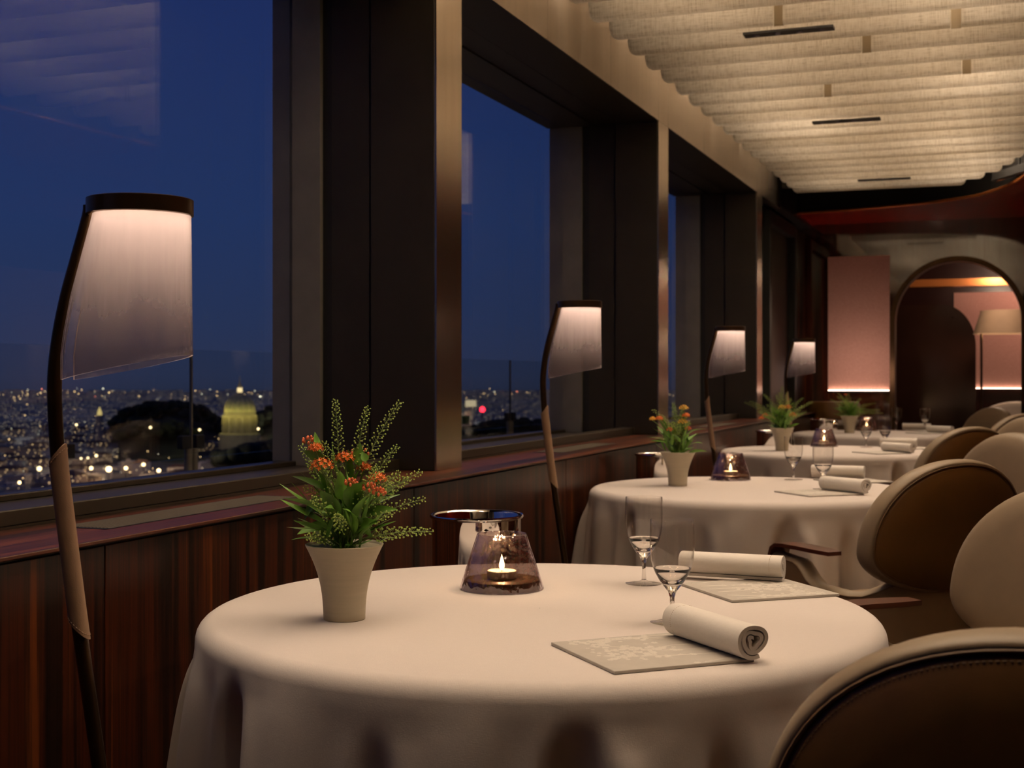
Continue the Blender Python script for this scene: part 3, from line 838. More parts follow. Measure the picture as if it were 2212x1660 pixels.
# card from the photograph's corners
k0 = on_z(1195, 1388, .75); k1 = on_z(1322, 1452, .75); k2 = on_z(1625, 1424, .75)
d1 = (k1 - k0); d2 = (k2 - k1)
CARD = (max(d2.length, .20), d1.length)
card = make_card()
print('CARD', CARD, math.degrees(atan2(d1.y, d1.x)), math.degrees(atan2(d2.y, d2.x)), 'cooler')
GOB0 = on_z(1452, 1346, ZT); GOB1 = on_z(1391, 1262, ZT)
HOL0 = on_z(1084, 1272, ZT)
rel = [GOB0 - TB[0], GOB1 - TB[0], HOL0 - TB[0]]
ax0 = atan2(d2.y, d2.x)
n0a = on_z(1466, 1380, ZT); n0b = on_z(1625, 1434, ZT)
nap0 = (n0a + n0b) / 2; napa0 = atan2(n0b.y - n0a.y, n0b.x - n0a.x)
n1a = on_z(1474, 1249, ZT); n1b = on_z(1690, 1262, ZT)
nap1 = (n1a + n1b) / 2; napa1 = atan2(n1b.y - n1a.y, n1b.x - n1a.x)
print('nap', nap0, napa0, (n0b - n0a).length, nap1, napa1, (n1b - n1a).length, (nap1 - TB[0]).length)
c0 = k1 + d2.normalized() * CARD[0] / 2 - d1 / 2
m0 = on_z(1370, 1299, .75); m1 = on_z(1595, 1297, .75); m2_ = on_z(1806, 1284, .75)
e2 = (m2_ - m1); c1 = m1 + e2.normalized() * (CARD[0] / 2) 
e2n = e2.normalized(); perp = Vector((-e2n.y, e2n.x, 0))
c1 = m1 + e2n * (CARD[0] / 2 - 0.012) + perp * (CARD[1] / 2)
c1r = math.atan2(e2n.y, e2n.x)
print('card1', c1, (c1 - TB[0]).length, math.degrees(c1r), e2.length)
# per-table placements (front glass, rear glass, holder, front napkin, rear napkin, cards, cooler)
P = []
def base_place(t, o):
    return [t + rel[0] + o[0], t + rel[1] + o[1], t + rel[2] + o[2]]
gl = [(GOB0, GOB1), (on_z(1778, 1058, ZT), on_z(1714, 1037, ZT)), (on_z(1912, 966, ZT), on_z(1871, 967, ZT)), (on_z(1998, 932, ZT), on_z(1937, 929, ZT))]
ho = [HOL0, on_z(1578, 1037, ZT), on_z(1780, 965, ZT), on_z(1872, 931, ZT)]
nf = [(nap0, napa0), ((on_z(1790, 1060, ZT) + on_z(1862, 1072, ZT)) / 2, napa0 + .1), ((on_z(1913, 976, ZT) + on_z(1970, 982, ZT)) / 2, napa0 + .1), ((on_z(2001, 937, ZT) + on_z(2060, 936, ZT)) / 2, napa0 + .2)]
nr = [(nap1, napa1), ((on_z(1758, 1036, ZT) + on_z(1862, 1035, ZT)) / 2, napa1), ((on_z(1902, 968, ZT) + on_z(1980, 966, ZT)) / 2, napa1), ((on_z(1955, 931, ZT) + on_z(2005, 930, ZT)) / 2, napa1)]
co = [(-1.225, 3.01), (-1.435, 5.66), (-1.39, 8.34), (-1.41, 10.85)]
npo = None
holders = ('smoky glass candle shade beside the flower pot on the ', 'empty clear water goblet standing nearer the camera on the ', 'empty clear water goblet standing farther back on the ')
for i, t in enumerate(TB):
    def put(src, p, rz, lab):
        if i == 0:
            src.location = p; src.rotation_euler = (0, 0, rz); src['label'] = lab; return src
        return dup(src, p, rz, lab)
    if i == 0:
        o = put(gob, (gl[0][0].x, gl[0][0].y, ZS), 0, holders[1] + where[0])
        dup(gob, (gl[0][1].x, gl[0][1].y, ZS), 0.4, holders[2] + where[0])
    else:
        dup(gob, (gl[i][0].x, gl[i][0].y, ZS), 0, holders[1] + where[i]); dup(gob, (gl[i][1].x, gl[i][1].y, ZS), 0.4, holders[2] + where[i])
    put(hol, (ho[i].x, ho[i].y, ZS), .6 * i, holders[0] + where[i])
    put(can, (ho[i].x, ho[i].y, ZS + .0198), .3 * i, 'lit tealight burning inside the glass shade on the ' + where[i])
    point('candle_light', (ho[i].x, ho[i].y, ZS + .060), 0.9, (1, .66, .33), .006)
    put(cool, (co[i][0], co[i][1], 0), .2 * i, 'mirror polished wine cooler on a stand behind the ' + where[i])
    zc = ZS + .0052 + .0018
    for j, (p, a) in enumerate((nf[i], nr[i])):
        lab = ('rolled white napkin with spiral end, nearer the camera on the ', 'rolled white napkin lying farther back on the ')[j] + where[i]
        if npo is None:
            npo = napk_mb.build('rolled_napkin', M['napkin'], angle=60)
            hm = MB()
            for q in range(34):
                aa = radians(-35 + 250 * q / 33); best = max(((v[1] * cos(aa) + (v[2] - .0285) * sin(aa)), v) for v in napk_mb.v if abs(v[0]) < 1e-6)[1]
                hm.ball((-.083, best[1], best[2]), .0007, 5, 3)
            hm.build('hem_stitch', M['stitch'], npo); tag(npo, lab, 'napkin', 'rolled white napkins'); o = npo
        else:
            o = dup(npo, (0, 0, 0), 0, lab)
        o.location = (p.x, p.y, ZS + .0052); o.rotation_euler = (0, 0, a + (pi if j == 1 else 0))
    # cards
    d0 = c0 - nap0; a0_ = ax0
    sh = nf[i][0] - nf[0][0] if i else Vector((0, 0, 0))
    p = c0 + sh
    put(card, (p.x, p.y, ZS), a0_ + pi if False else a0_, 'grey embossed card under the nearer napkin on the ' + where[i])
    if i == 0:
        dup(card, (c1.x, c1.y, ZS), c1r + pi, 'grey embossed card under the farther napkin on the ' + where[0])
    else:
        sh = nr[i][0] - nr[0][0]; p = c1 + sh
        dup(card, (p.x, p.y, ZS), c1r + pi, 'grey embossed card under the farther napkin on the ' + where[i])

# ------------------------------------------------------------------ plants
def leaf(mb, base, tip, width, bend, rg, fold=0.25):
    base = Vector(base); tip = Vector(tip); d = tip - base; L = d.length
    up = Vector((0, 0, 1)); side = d.cross(up)
    if side.length < 1e-4: side = Vector((1, 0, 0))
    side = side.normalized(); side = (Matrix.Rotation(rg.uniform(-1.2, 1.2), 3, d.normalized()) @ side)
    nrm = side.cross(d).normalized()
    n = 9; rows = []
    for k in range(n + 1):
        t = k / n
        p = base + d * t + nrm * (bend * L * sin(pi * t)) + Vector((0, 0, -1)) * 0.08 * L * t * t
        wd = width * (sin(pi * min(1, t ** 0.75)) ** 0.9) + 0.0004
        rows.append([p + side * wd + nrm * wd * fold, p + side * wd * .5 + nrm * wd * fold * .4, p, p - side * wd * .5 + nrm * wd * fold * .4, p - side * wd + nrm * wd * fold])
    mb.grid(rows)
def stem_pts(base, tip, rg, sag=0.1, n=14):
    base = Vector(base); tip = Vector(tip); d = tip - base
    mid = base + Vector((d.x * .30, d.y * .30, d.z * .55 + abs(d.length) * sag))
    out = []
    for k in range(n + 1):
        t = k / n; out.append(base * (1 - t) ** 2 + mid * 2 * t * (1 - t) + tip * t * t)
    return out
def seed_spike(parent, base, tip, rg, npod=54, start=.42, podr=.0021):
    pts = stem_pts(base, tip, rg)
    st = MB().tube(pts, [lerp(.0014, .0006, k / 14) for k in range(15)], 6)
    o = st.build('seed_spike', M['stem'], parent)
    pd = MB(); m = MB()
    for k in range(npod):
        t = lerp(start, 1.0, (k + .5) / npod); f = t * 14; i = min(13, int(f)); p = pts[i].lerp(pts[i + 1], f - i)
        tg = (pts[i + 1] - pts[i]).normalized()
        a = k * 2.4; s = tg.cross(Vector((0.3, 0.2, 1))).normalized(); b = tg.cross(s)
        ln = lerp(.0105, .0035, max(0, (t - start) / (1 - start)) ** 1.5)
        q = p + (s * cos(a) + b * sin(a)) * ln + tg * ln * .55
        m.tube([p, q], .00035, 3, False)
        dr = (q - p).normalized(); sz = podr * lerp(1.15, .75, t)
        # flat round pod: thin disc-like ball facing the stem axis
        pd.ball(q + dr * sz, sz, 6, 4, (1, 1, .85))
    m.build('stalk', M['stem'], o, smooth=False)
    pd.build('seed_pod', M['pod'], o)
def flower_head(parent, base, c, rg, kind, r=.016):
    c = Vector(c)
    pts = stem_pts(base, c - Vector((0, 0, r * .6)), rg, 0.05)
    o = MB().tube(pts, .0014, 6).build('flower_head', M['stem'], parent)
    mb = MB(); ped = MB()
    nfl = {'orange': 26, 'yellow': 26, 'bud': 12}[kind]
    for k in range(nfl):
        ph = k * 2.4; el = math.acos(1 - 1.15 * (k + .5) / nfl)
        dr = Vector((sin(el) * cos(ph), sin(el) * sin(ph), cos(el)))
        p = c + Vector((dr.x * r, dr.y * r, dr.z * r * .8 - r * .2))
        ped.tube([c - Vector((0, 0, r * .6)), p], .0005, 3, False)
        if kind == 'bud':
            mb.ball(p + dr * .002, .0026, 7, 5, (1, 1, 1.35))
        else:
            s = dr.cross(Vector((.2, .1, 1))).normalized(); b = dr.cross(s)
            for q in range(5):
                a = 2 * pi * q / 5 + k
                e = (s * cos(a) + b * sin(a)); g = (s * cos(a + 1.57) + b * sin(a + 1.57))
                t = p + e * .0048 + dr * rg.uniform(.0005, .003)
                mb.add([p, p + e * .0025 + g * .0014 + dr * .001, t, p + e * .0025 - g * .0014 + dr * .001], [(0, 1, 2, 3)])
                mb.add([p + dr * .003, p + e * .0014 + dr * .0045 + g * .0008, p + e * .0014 + dr * .0045 - g * .0008], [(0, 1, 2)])
    ped.build('pedicel', M['stem'], o, smooth=False)
    mb.build('petal', {'orange': M['orange'], 'yellow': M['yellow'], 'bud': M['redbud']}[kind], o, smooth=(kind == 'bud'))
def pot_parts(r, h=.131, rt=.0685, rb=.0365):
    prof = [(0, 0), (rb - .001, 0), (rb, .001)]
    for k in range(1, 13):
        t = k / 12; prof.append((lerp(rb, rt, t) - .0075 * sin(pi * t) + 0.0045 * t ** 4 - .0045 * t, h * t))
    prof += [(rt - .0015, h + .0012), (rt - .004, h), (rt - .006, h - .003), (.024, h - .005), (.020, h - .012), (0, h - .014)]
    MB().lathe(prof, 72).build('pot', M['pot'], r, angle=50)
    MB().lathe([(0, h - .010), (.014, h - .010), (.020, h - .0135)], 20).build('soil', M['soil'], r)
K = None
def potted(label, loc, spikes, flowers, leaves, seed, rot=0.0, extra_leaves=40, spread=.11, hgt=.20, scale=1.0, grassy=False, podr=.0021):
    rg = random.Random(seed)
    r = thing('potted_flowers', label, 'potted plant', loc, 0, 'flower pots on the tables')
    pot_parts(r)
    h = .122
    def B(): return (rg.uniform(-.012, .012), rg.uniform(-.012, .012), h)
    for tip in spikes:
        seed_spike(r, B(), tip, rg, podr=podr, start=.42 if podr < .00225 else .34, npod=int((30 + 184 * (Vector(tip) - Vector((0, 0, h))).length) * (1 if podr < .00225 else .55)))
    for c, kd, rad in flowers:
        flower_head(r, B(), c, rg, kd, rad)
    mb = MB()
    for b, t, wd in leaves: leaf(mb, b, t, wd, rg.uniform(-.05, .12), rg)
    for k in range(extra_leaves):
        a = rg.uniform(0, 2 * pi); el = rg.uniform(.15, 1.35); L = rg.uniform(.05, .12)
        b0 = Vector((rg.gauss(0, .016), rg.gauss(0, .016), h + rg.uniform(0, .07)))
        b0 += Vector((cos(a), sin(a), 0)) * rg.uniform(0, .035)
        t0 = b0 + Vector((cos(a) * cos(el), sin(a) * cos(el), sin(el))) * L
        leaf(mb, b0, t0, rg.uniform(.0035, .0085) * (0.55 if grassy else 1), rg.uniform(-.05, .15), rg)
    for k in range(46):   # fine ferny strands low in the middle
        a = rg.uniform(0, 2 * pi); el = rg.uniform(.25, 1.4); L = rg.uniform(.03, .085)
        b0 = Vector((rg.gauss(0, .010), rg.gauss(0, .010), h - .004))
        leaf(mb, b0, b0 + Vector((cos(a) * cos(el), sin(a) * cos(el), sin(el))) * L, rg.uniform(.0012, .002), rg.uniform(-.05, .15), rg)
    mb.build('foliage', M['leaf'], r)
    ms = MB()
    for k in range(14):
        a = rg.uniform(0, 2 * pi); t = Vector((cos(a) * rg.uniform(.01, .06), sin(a) * rg.uniform(.01, .06), h + rg.uniform(.07, .15)))
        ms.tube(stem_pts(B(), t, rg), .0013, 5)
    ms.build('stems', M['stem'], r)
    return r
# first plant: tips measured against the pot, spread in depth at random
pot0 = on_z(744, 1338, ZT)
dpot = (pot0.x * -S_ + pot0.y * C_); mpp = dpot / F
rgp = random.Random(5)
def loc1(u, v, dz=None):
    # metres right, depth, up of the pot base
    rx = (u - 744) * mpp; up = (1340 - v) * mpp
    dd = rgp.uniform(-.05, .05) if dz is None else dz
    return (rx * C_ - dd * S_, rx * S_ + dd * C_, up)
sp1 = [loc1(*q) for q in [(722, 868), (791, 884), (862, 872), (853, 970), (908, 1024), (914, 1086), (938, 1145), (920, 1150, ), (640, 968), (655, 1058), (688, 1015), (850, 1108), (700, 958), (865, 1022), (668, 1005)]]
sp1 += [loc1(690, 1070, -.085), loc1(745, 1105, -.11), loc1(680, 1150, -.09), loc1(840, 1040, .06), loc1(880, 1040, .03), loc1(822, 1010, -.06)]
fl1 = [(loc1(704, 1004, -.05), 'orange', .017), (loc1(684, 970, -.01), 'orange', .010), (loc1(664, 958, .02), 'bud', .011), (loc1(745, 992, 0), 'orange', .014), (loc1(772, 985, .03), 'bud', .014), (loc1(818, 1034, -.02), 'orange', .013), (loc1(806, 1052, -.06), 'bud', .011), (loc1(824, 1062, -.05), 'bud', .010), (loc1(765, 1042, -.05), 'bud', .009), (loc1(784, 1014, .02), 'orange', .010)]
def L1(u0, v0, u1, v1, wd, z0=0, z1=0): return (loc1(u0, v0, z0), loc1(u1, v1, z1), wd)
lv1 = [L1(705, 1065, 634, 1023, .0115, 0, -.02), L1(712, 1140, 648, 1147, .0105, 0, -.03), L1(778, 1115, 861, 1094, .0095, 0, -.02), L1(772, 1150, 823, 1117, .0125, -.02, -.05),
       L1(735, 1060, 715, 955, .012, 0, .01), L1(700, 1000, 660, 972, .010, 0, -.02), L1(690, 985, 678, 932, .008, 0, .01), L1(756, 1040, 752, 968, .011), L1(775, 1010, 778, 955, .010), L1(790, 1000, 782, 978, .008),
       L1(772, 1140, 800, 1060, .015, -.03, -.06), L1(745, 1080, 742, 1010, .016, -.03, -.05), L1(760, 1100, 795, 1030, .018, -.03, -.07), L1(815, 1090, 850, 1045, .013, 0, -.01), L1(690, 1075, 662, 1118, .009, 0, -.02), L1(735, 1120, 700, 1050, .014, -.02, -.05), L1(795, 1060, 815, 1000, .010, 0, .02)]
potted('tall flower pot with orange blooms and long seed spikes on the nearest table', (pot0.x, pot0.y, ZS), sp1, fl1, lv1, 21, extra_leaves=62)
def rnd_plant(i, u, v, lab, nsp, fls, seed, spread=.10, hs=(.20, .30), grassy=False, el=46):
    rg = random.Random(seed); p = on_z(u, v, ZT)
    sps = []
    for k in range(nsp):
        a = rg.uniform(0, 2 * pi); rr_ = rg.uniform(.02, spread); sps.append((cos(a) * rr_ * 1.2, sin(a) * rr_, rg.uniform(*hs) - rr_ * .4))
    d = p.y * C_ - p.x * S_; m = d / F
    fl = []
    for (du, dv, kd, rad) in fls:
        dd = rg.uniform(-.075, -.02); rx = (du - u) * m
        fl.append(((rx * C_ - dd * S_, rx * S_ + dd * C_, (v - dv) * m), kd, rad))
    return potted(lab, (p.x, p.y, ZS), sps, fl, [], seed + 50, extra_leaves=el, grassy=grassy, podr=.0024)
rnd_plant(1, 1464, 1050, 'compact flower pot with yellow and orange blooms on the second table', 15, [(1473, 881, 'yellow', .016), (1478, 897, 'orange', .013), (1471, 911, 'yellow', .017), (1422, 904, 'orange', .012), (1408, 905, 'yellow', .010), (1445, 929, 'bud', .011), (1484, 926, 'bud', .01)], 31, .085, (.25, .345), el=60)
rnd_plant(2, 1689, 974, 'bushy flower pot with spreading stems and orange blooms on the third table', 20, [(1684, 880, 'yellow', .02), (1700, 880, 'orange', .018), (1710, 897, 'orange', .022), (1650, 897, 'bud', .014), (1640, 903, 'orange', .013)], 41, .20, (.25, .40), el=80)
rnd_plant(3, 1835, 936, 'spiky green plant pot with almost no blooms on the farthest table', 12, [(1823, 853, 'bud', .008)], 55, .24, (.22, .36), True, el=150)

# ------------------------------------------------------------------ lamps
def make_lamp():
    r = thing('reading_lamp', '', 'lamp', group='slim bronze lamps along the windows')
    off = -.15
    cp = [(.155, .0), (.145, .10), (.122, .25), (.0935, .42), (.0651, .605), (.0347, .815), (.0198, .931), (.0057, 1.046), (.001, 1.11), (0, 1.168), (.0064, 1.227), (.018, 1.285), (.0333, 1.341), (.0496, 1.40), (.052, 1.418)]
    pts = [(x + off, 0, z) for x, z in cp]
    sm = smooth_curve([Vector(p) for p in pts], 5)
    MB().tube(sm, .0105, 16).build('pole', M['pole'], r)
    MB().lathe([(0, 0), (.125, 0), (.127, .003), (.125, .012), (.02, .016), (0, .016)], 48).build('base', M['pole'], r)
    # leather sleeve with slanted ends and stitches
    rows = []; zs_ = [.805, .84, .88, .92, .96, 1.0, 1.03, 1.060]
    def cx(z): return interp([(zz, xx) for xx, zz in cp], z) + off
    def cxl(z):
        for (x0, z0), (x1, z1) in zip(cp, cp[1:]):
            if z0 <= z <= z1: return lerp(x0, x1, (z - z0) / (z1 - z0)) + off
        return off
    n = 28
    for j, z in enumerate(zs_):
        row = []
        sl = {0: -.014, len(zs_) - 1: .014}.get(j, 0)
        for k in range(n):
            a = 2 * pi * k / n; zz = z + sl * cos(a)
            row.append((cxl(zz) + .0135 * cos(a), .0135 * sin(a), zz))
        rows.append(row)
    inner = [[(cxl(p[2]) + (p[0] - cxl(p[2])) * .8, p[1] * .8, p[2]) for p in rows[-1]]]
    inner0 = [[(cxl(p[2]) + (p[0] - cxl(p[2])) * .8, p[1] * .8, p[2]) for p in rows[0]]]
    s = MB().grid(inner0 + rows + inner, True).build('leather_sleeve', M['sleeve'], r); s['label'] = 'tan leather sleeve'
    st = MB()
    for sl, z in ((.014, 1.060 - .006), (-.014, .805 + .006)):
        for k in range(24):
            a = 2 * pi * k / 24; zz = z + sl * cos(a); a2 = a + .13; zz2 = z + sl * cos(a2)
            st.tube([(cxl(zz) + .0138 * cos(a), .0138 * sin(a), zz), (cxl(zz2) + .0138 * cos(a2), .0138 * sin(a2), zz2)], .0006, 4)
    st.build('stitching', M['stitch'], s)
    # ring
    xc, a_, b_ = .124 + off, .0755, .072
    def ell(sx, sy, z, n=64): return [(xc + sx * cos(2 * pi * k / n), sy * sin(2 * pi * k / n), z) for k in range(n)]
    z0, z1 = 1.403, 1.427
    MB().grid([ell(a_ - .006, b_ - .006, z0 + .004), ell(a_ - .004, b_ - .004, z0), ell(a_, b_, z0 + .001), ell(a_, b_, z1 - .001), ell(a_ - .002, b_ - .002, z1), ell(.001, .001, z1 + .001)], True).build('ring', M['ring'], r)
    MB().grid([ell(.001, .001, z0 + .018), ell(a_ - .014, b_ - .014, z0 + .018), ell(a_ - .014, b_ - .014, z0 + .021)], True).build('diffuser', M['lampled'], r, smooth=False)
    # glass shade
    rows = []; nz, na = 14, 48
    for j in range(nz + 1):
        t = j / nz; row = []
        for k in range(na + 1):
            ph = lerp(-158, 158, k / na)
            def prm(t): 
                zc_ = lerp(1.404, 1.166, t); xl_ = max(cxl(zc_) - off + .0075, .011); xr2 = lerp(.196, .199, t)
                return (xl_ + xr2) / 2, (xr2 - xl_) / 2
            c_, hw = prm(t)
            x = c_ + hw * cos(radians(ph)); yb = lerp(.066, .072, t); y = yb * sin(radians(ph))
            zb = lerp(1.165, 1.205, min(1, max(0, (x - .012) / .203)))
            row.append((x + off, y, lerp(1.404, zb, t)))
        rows.append(row)
    so = MB().grid(rows).build('glass_shade', M['shade'], r)
    sd = so.modifiers.new('thick', 'SOLIDIFY'); sd.thickness = .003; sd.offset = -1
    so.data.materials.append(M['edge_glint']); sd.material_offset_rim = 1
    so['label'] = 'smoky glass shade'
    return r
lamp = make_lamp()
LAR = radians(20)
def lamp_at(src, u, v_ref, d, lab, first=False):
    # u: pole centre where it is most to the left (z = 1.168)
    q = at_d(u, 815, d); x = q.x + .15 * cos(LAR); y = q.y + .15 * sin(LAR)
    if first:
        src.location = (x, y, 0); src.rotation_euler = (0, 0, LAR); src['label'] = lab; return src
    return dup(src, (x, y, 0), LAR, lab)
lamp_at(lamp, 118, 0, 1.92, 'tall bronze lamp with glass shade, nearest the camera by the window', True)
lamp_at(lamp, 1173, 0, 4.50, 'bronze lamp with glass shade in front of the second window')
lamp_at(lamp, 1525, 0, 6.75, 'bronze lamp with glass shade beside the third window')
lamp_at(lamp, 1697, 0, 8.95, 'bronze lamp with glass shade farthest along the windows')

# ------------------------------------------------------------------ armchairs
def make_chair():
    r = thing('armchair', '', 'armchair', group='tub armchairs at the round tables')
    # U shaped path, chair faces +y
    path = []
    W = .285
    for k in range(8): path.append((-W, lerp(.16, -.02, k / 8), -1, 0))
    for k in range(25):
        a = pi + pi * k / 24; path.append((W * cos(a), -.02 + .27 * sin(a), cos(a), sin(a)))
    for k in range(1, 9): path.append((W, lerp(-.02, .16, k / 8), 1, 0))
    def hgt(y): return interp([(-.29, .60), (-.17, .535), (-.06, .545), (.05, .612), (.16, .618)], y)
    ro = []; ri = []
    for x, y, nx, ny in path:
        h = hgt(y); t = .034
        ro.append([(x + nx * t * .55, y + ny * t * .55, .16), (x + nx * t * .9, y + ny * t * .9, .30), (x + nx * t, y + ny * t, h - .035), (x + nx * t * .95, y + ny * t * .95, h - .014)])
        ri.append([(x + nx * t * .95, y + ny * t * .95, h - .014), (x + nx * t * .7, y + ny * t * .7, h - .004), (x, y, h), (x - nx * t * .7, y - ny * t * .7, h - .006), (x - nx * t, y - ny * t, h - .025), (x - nx * t, y - ny * t, .38)])
    o1 = MB().grid(ro).build('shell', M['tan'], r, angle=60); o1['label'] = 'tan brown leather outer shell'
    MB().grid(ri).build('lining', M['beige'], r, angle=60)
    seam = MB().tube([(x + nx * .0335, y + ny * .0335, hgt(y) - .014) for x, y, nx, ny in path], .0022, 6)
    seam.build('piping', M['seam'], r)
    # front ends of the arms
    for s in (-1, 1):
        fx = s * W; pr = [(-.034, .38), (-.034, .593), (-.024, .612), (0, .618), (.024, .614), (.0335, .60), (.0335, .30), (.019, .16), (-.019, .16)]
        MB().add([(fx + s * a, .16, z) for a, z in pr], [tuple(range(len(pr)))]).build('arm_front', M['tan'], r, smooth=False)
        # bent wooden armrest
        pp = [(y_ - .10, z_) for y_, z_ in [(.268, .18), (.268, .34), (.268, .55), (.266, .605), (.258, .624), (.240, .634), (.20, .637), (.12, .638), (.04, .637), (-.02, .636)]]
        rows = []
        for j, (y, z) in enumerate(pp):
            a = Vector(pp[max(0, j - 1)]); b = Vector(pp[min(len(pp) - 1, j + 1)]); t = (b - a).normalized(); nr = Vector((-t.y, t.x)) * -1
            th = .012; hw = .036 if j < 8 else (.034 if j == 8 else .024)
            rows.append([(fx - hw, y, z), (fx + hw, y, z), (fx + hw, y + nr.x * th, z + nr.y * th), (fx - hw, y + nr.x * th, z + nr.y * th)])
        mb = MB().grid(rows, True); m = len(mb.v)
        mb.f.append((3, 2, 1, 0)); mb.f.append((m - 4, m - 3, m - 2, m - 1))
        ow = mb.build('armrest', M['armwood'], r, angle=35); ow['label'] = 'dark polished wooden armrest'
    # seat cushion
    def sq(sx, sy, z, y0=0.02, n=48, e=4.0):
        out = []
        for k in range(n):
            a = 2 * pi * k / n; c, s2 = cos(a), sin(a)
            out.append((sx * math.copysign(abs(c) ** (2 / e), c), y0 + sy * math.copysign(abs(s2) ** (2 / e), s2), z))
        return out
    MB().grid([sq(.001, .001, .36), sq(.24, .25, .36), sq(.25, .26, .375), sq(.25, .26, .43), sq(.24, .25, .452), sq(.18, .19, .465), sq(.001, .001, .468)], True).build('seat', M['beige'], r)
    MB().grid([sq(.001, .001, .14, -.01), sq(.25, .25, .14, -.01), sq(.26, .26, .18, -.01), sq(.24, .25, .36, .01), sq(.001, .001, .36, .01)], True).build('seat_base', M['brown'], r)
    for sx in (-1, 1):
        for sy in (-1, 1):
            MB().tube([(sx * .19, sy * .19, .15), (sx * .21, sy * .21, 0.0)], [.016, .011], 12).build('leg', M['armwood'], r)
    # oval backrest, slightly wrapped and tilted back
    HX, HU, HD, ZC = .295, .265, .13, .665
    def pt(rr, a, off, e=2.12):
        c, s2 = cos(a), sin(a)
        x = HX * rr * math.copysign(abs(c) ** (2 / e), c); z = (HU if s2 > 0 else HD) * rr * math.copysign(abs(s2) ** (2 / e), s2)
        y = -.299 + off + .55 * x * x - z * .10
        return (x, y, ZC + z)
    n = 72
    def rg_(rr, off): return [pt(rr, 2 * pi * k / n, off) for k in range(n)]
    MB().grid([rg_(.93, -.030), rg_(.955, -.033), rg_(.975, -.029), rg_(.992, -.016), rg_(1.0, .0), rg_(.992, .018), rg_(.965, .034), rg_(.90, .047), rg_(.75, .056), rg_(.4, .060), rg_(.002, .061)], True).build('backrest', M['beige'], r, angle=80)
    o2 = MB().grid([rg_(.93, -.030), rg_(.90, -.036), rg_(.7, -.046), rg_(.4, -.052), rg_(.002, -.053)], True).build('back_panel', M['brown'], r, angle=80); o2['label'] = 'brown leather back panel'
    ring = rg_(.940, -.0325); MB().tube(ring + [ring[0]], .0024, 6, False).build('piping', M['seam'], r)
    st = MB(); rr2 = [pt(.905, 2 * pi * k / 560, -.0358) for k in range(560)]
    for k in range(0, 560, 2): st.tube([rr2[k], rr2[k + 1]], .0006, 4)
    st.build('stitching', M['seam'], r, smooth=False)
    return r
chair = make_chair()
CH = [((.034, 1.40), 86, 'armchair at the nearest table with its brown back turned to the camera, largest in view'),
      ((.10, 3.16), 222, 'armchair with beige inner back behind the nearest table, at the right edge'),
      ((-.175, 4.13), 134, 'armchair with full brown oval back and bent wooden armrest before the second table'),
      ((-.01, 6.13), 222, 'armchair with beige inner back turned to view beside the second table'),
      ((-.20, 6.85), 131, 'armchair with brown oval back before the third table'),
      ((.09, 8.75), 222, 'armchair with beige inner back beside the third table'),
      ((.06, 9.50), 131, 'armchair with only a brown back rim showing before the farthest table'),
      ((-.16, 11.3), 222, 'armchair with dim beige back, farthest from the camera')]
for i, ((bx, by), ang, lab) in enumerate(CH):
    f = Vector((cos(radians(ang)), sin(radians(ang)))); o = Vector((bx, by)) + f * .285
    if i == 0:
        chair.location = (o.x, o.y, 0); chair.rotation_euler = (0, 0, radians(ang - 90)); chair['label'] = lab
    else:
        dup(chair, (o.x, o.y, 0), radians(ang - 90), lab)

# ------------------------------------------------------------------ room lights
for i, t in enumerate(TB):
    spot('table_spot', (t.x + 1.45, t.y + .62, 2.50), (t.x - .02, t.y, ZT), 39, 40, .7, (1, .76, .56), .03)
    spot('slot_spot', (-.87, t.y + .55, 2.58), (t.x, t.y, ZT), 4, 50, .8, (1, .78, .58), .02)
spot('added_end_spot', (-1.0, 11.0, 2.55), (-1.15, 11.75, .8), 16, 42, .8, (1, .76, .55), .03)  # added lamp without a fixture, brightens the round console
# pink lit wall on the far side of the room, reflected by the bronze pillars
struct(MB().box(3.36, 3.395, 0.5, 12.0, 0.95, 2.1).build('trim_11', M['pink'], smooth=False), 'pink fabric wall lining on the room side', 'wall panel')
area('wall_wash', (2.9, 4, 0.9), (3.4, 4, 1.5), 4, 0.2, 6, (1, .66, .5))
area('wall_wash', (2.9, 9.5, 0.9), (3.4, 9.5, 1.5), 5, 0.2, 5, (1, .66, .5))

# ------------------------------------------------------------------ terrace outside
AB = 3.5
ZBAL = 1.295
M['stone'] = pbr('terrace_stone', (0.30, 0.27, 0.23), 0.8, var=0.15)
M['steel'] = pbr('beige_steel', (0.22, 0.19, 0.14), 0.45, 0.3)
struct(MB().box(-3.3, -2.4, Y0, 16, 0.3, 0.4).build('floor_terrace', M['stone'], smooth=False))
struct(MB().box(-3.75, -3.3, Y0 - 2, 24, 0.3, 0.70).build('wall_parapet', M['stone'], smooth=False), 'low stone parapet outside the windows', 'parapet')
py = [3.10, 5.15, 7.20, 9.26, 11.3, 13.4, 15.5]
plab = ['clear balustrade glass pane outside the first window, left of the joint', 'clear balustrade glass pane outside the first window, in front of the lit dome', 'clear balustrade glass pane outside the second window, in front of the red light', 'clear balustrade glass pane outside the second window, beyond the joint by the lamp', 'clear balustrade glass pane outside behind the pillar past the second window', 'clear balustrade glass pane outside the narrow third window']
for i, (a, b) in enumerate(zip(py, py[1:])):
    r = thing('glass_balustrade', plab[i], 'balustrade', (-AB, a, .70), 0, 'glass panes of the terrace balustrade')
    MB().box(-.008, .008, .006, b - a - .006, .10, ZBAL - .70).build('pane', M['balglass'], r, smooth=False)
    for yy in (.055, 1.2, b - a - .055):
        MB().box(-.016, .016, yy - .032, yy + .032, .145, .205).build('clamp', M['black'], r, bevel=.004)
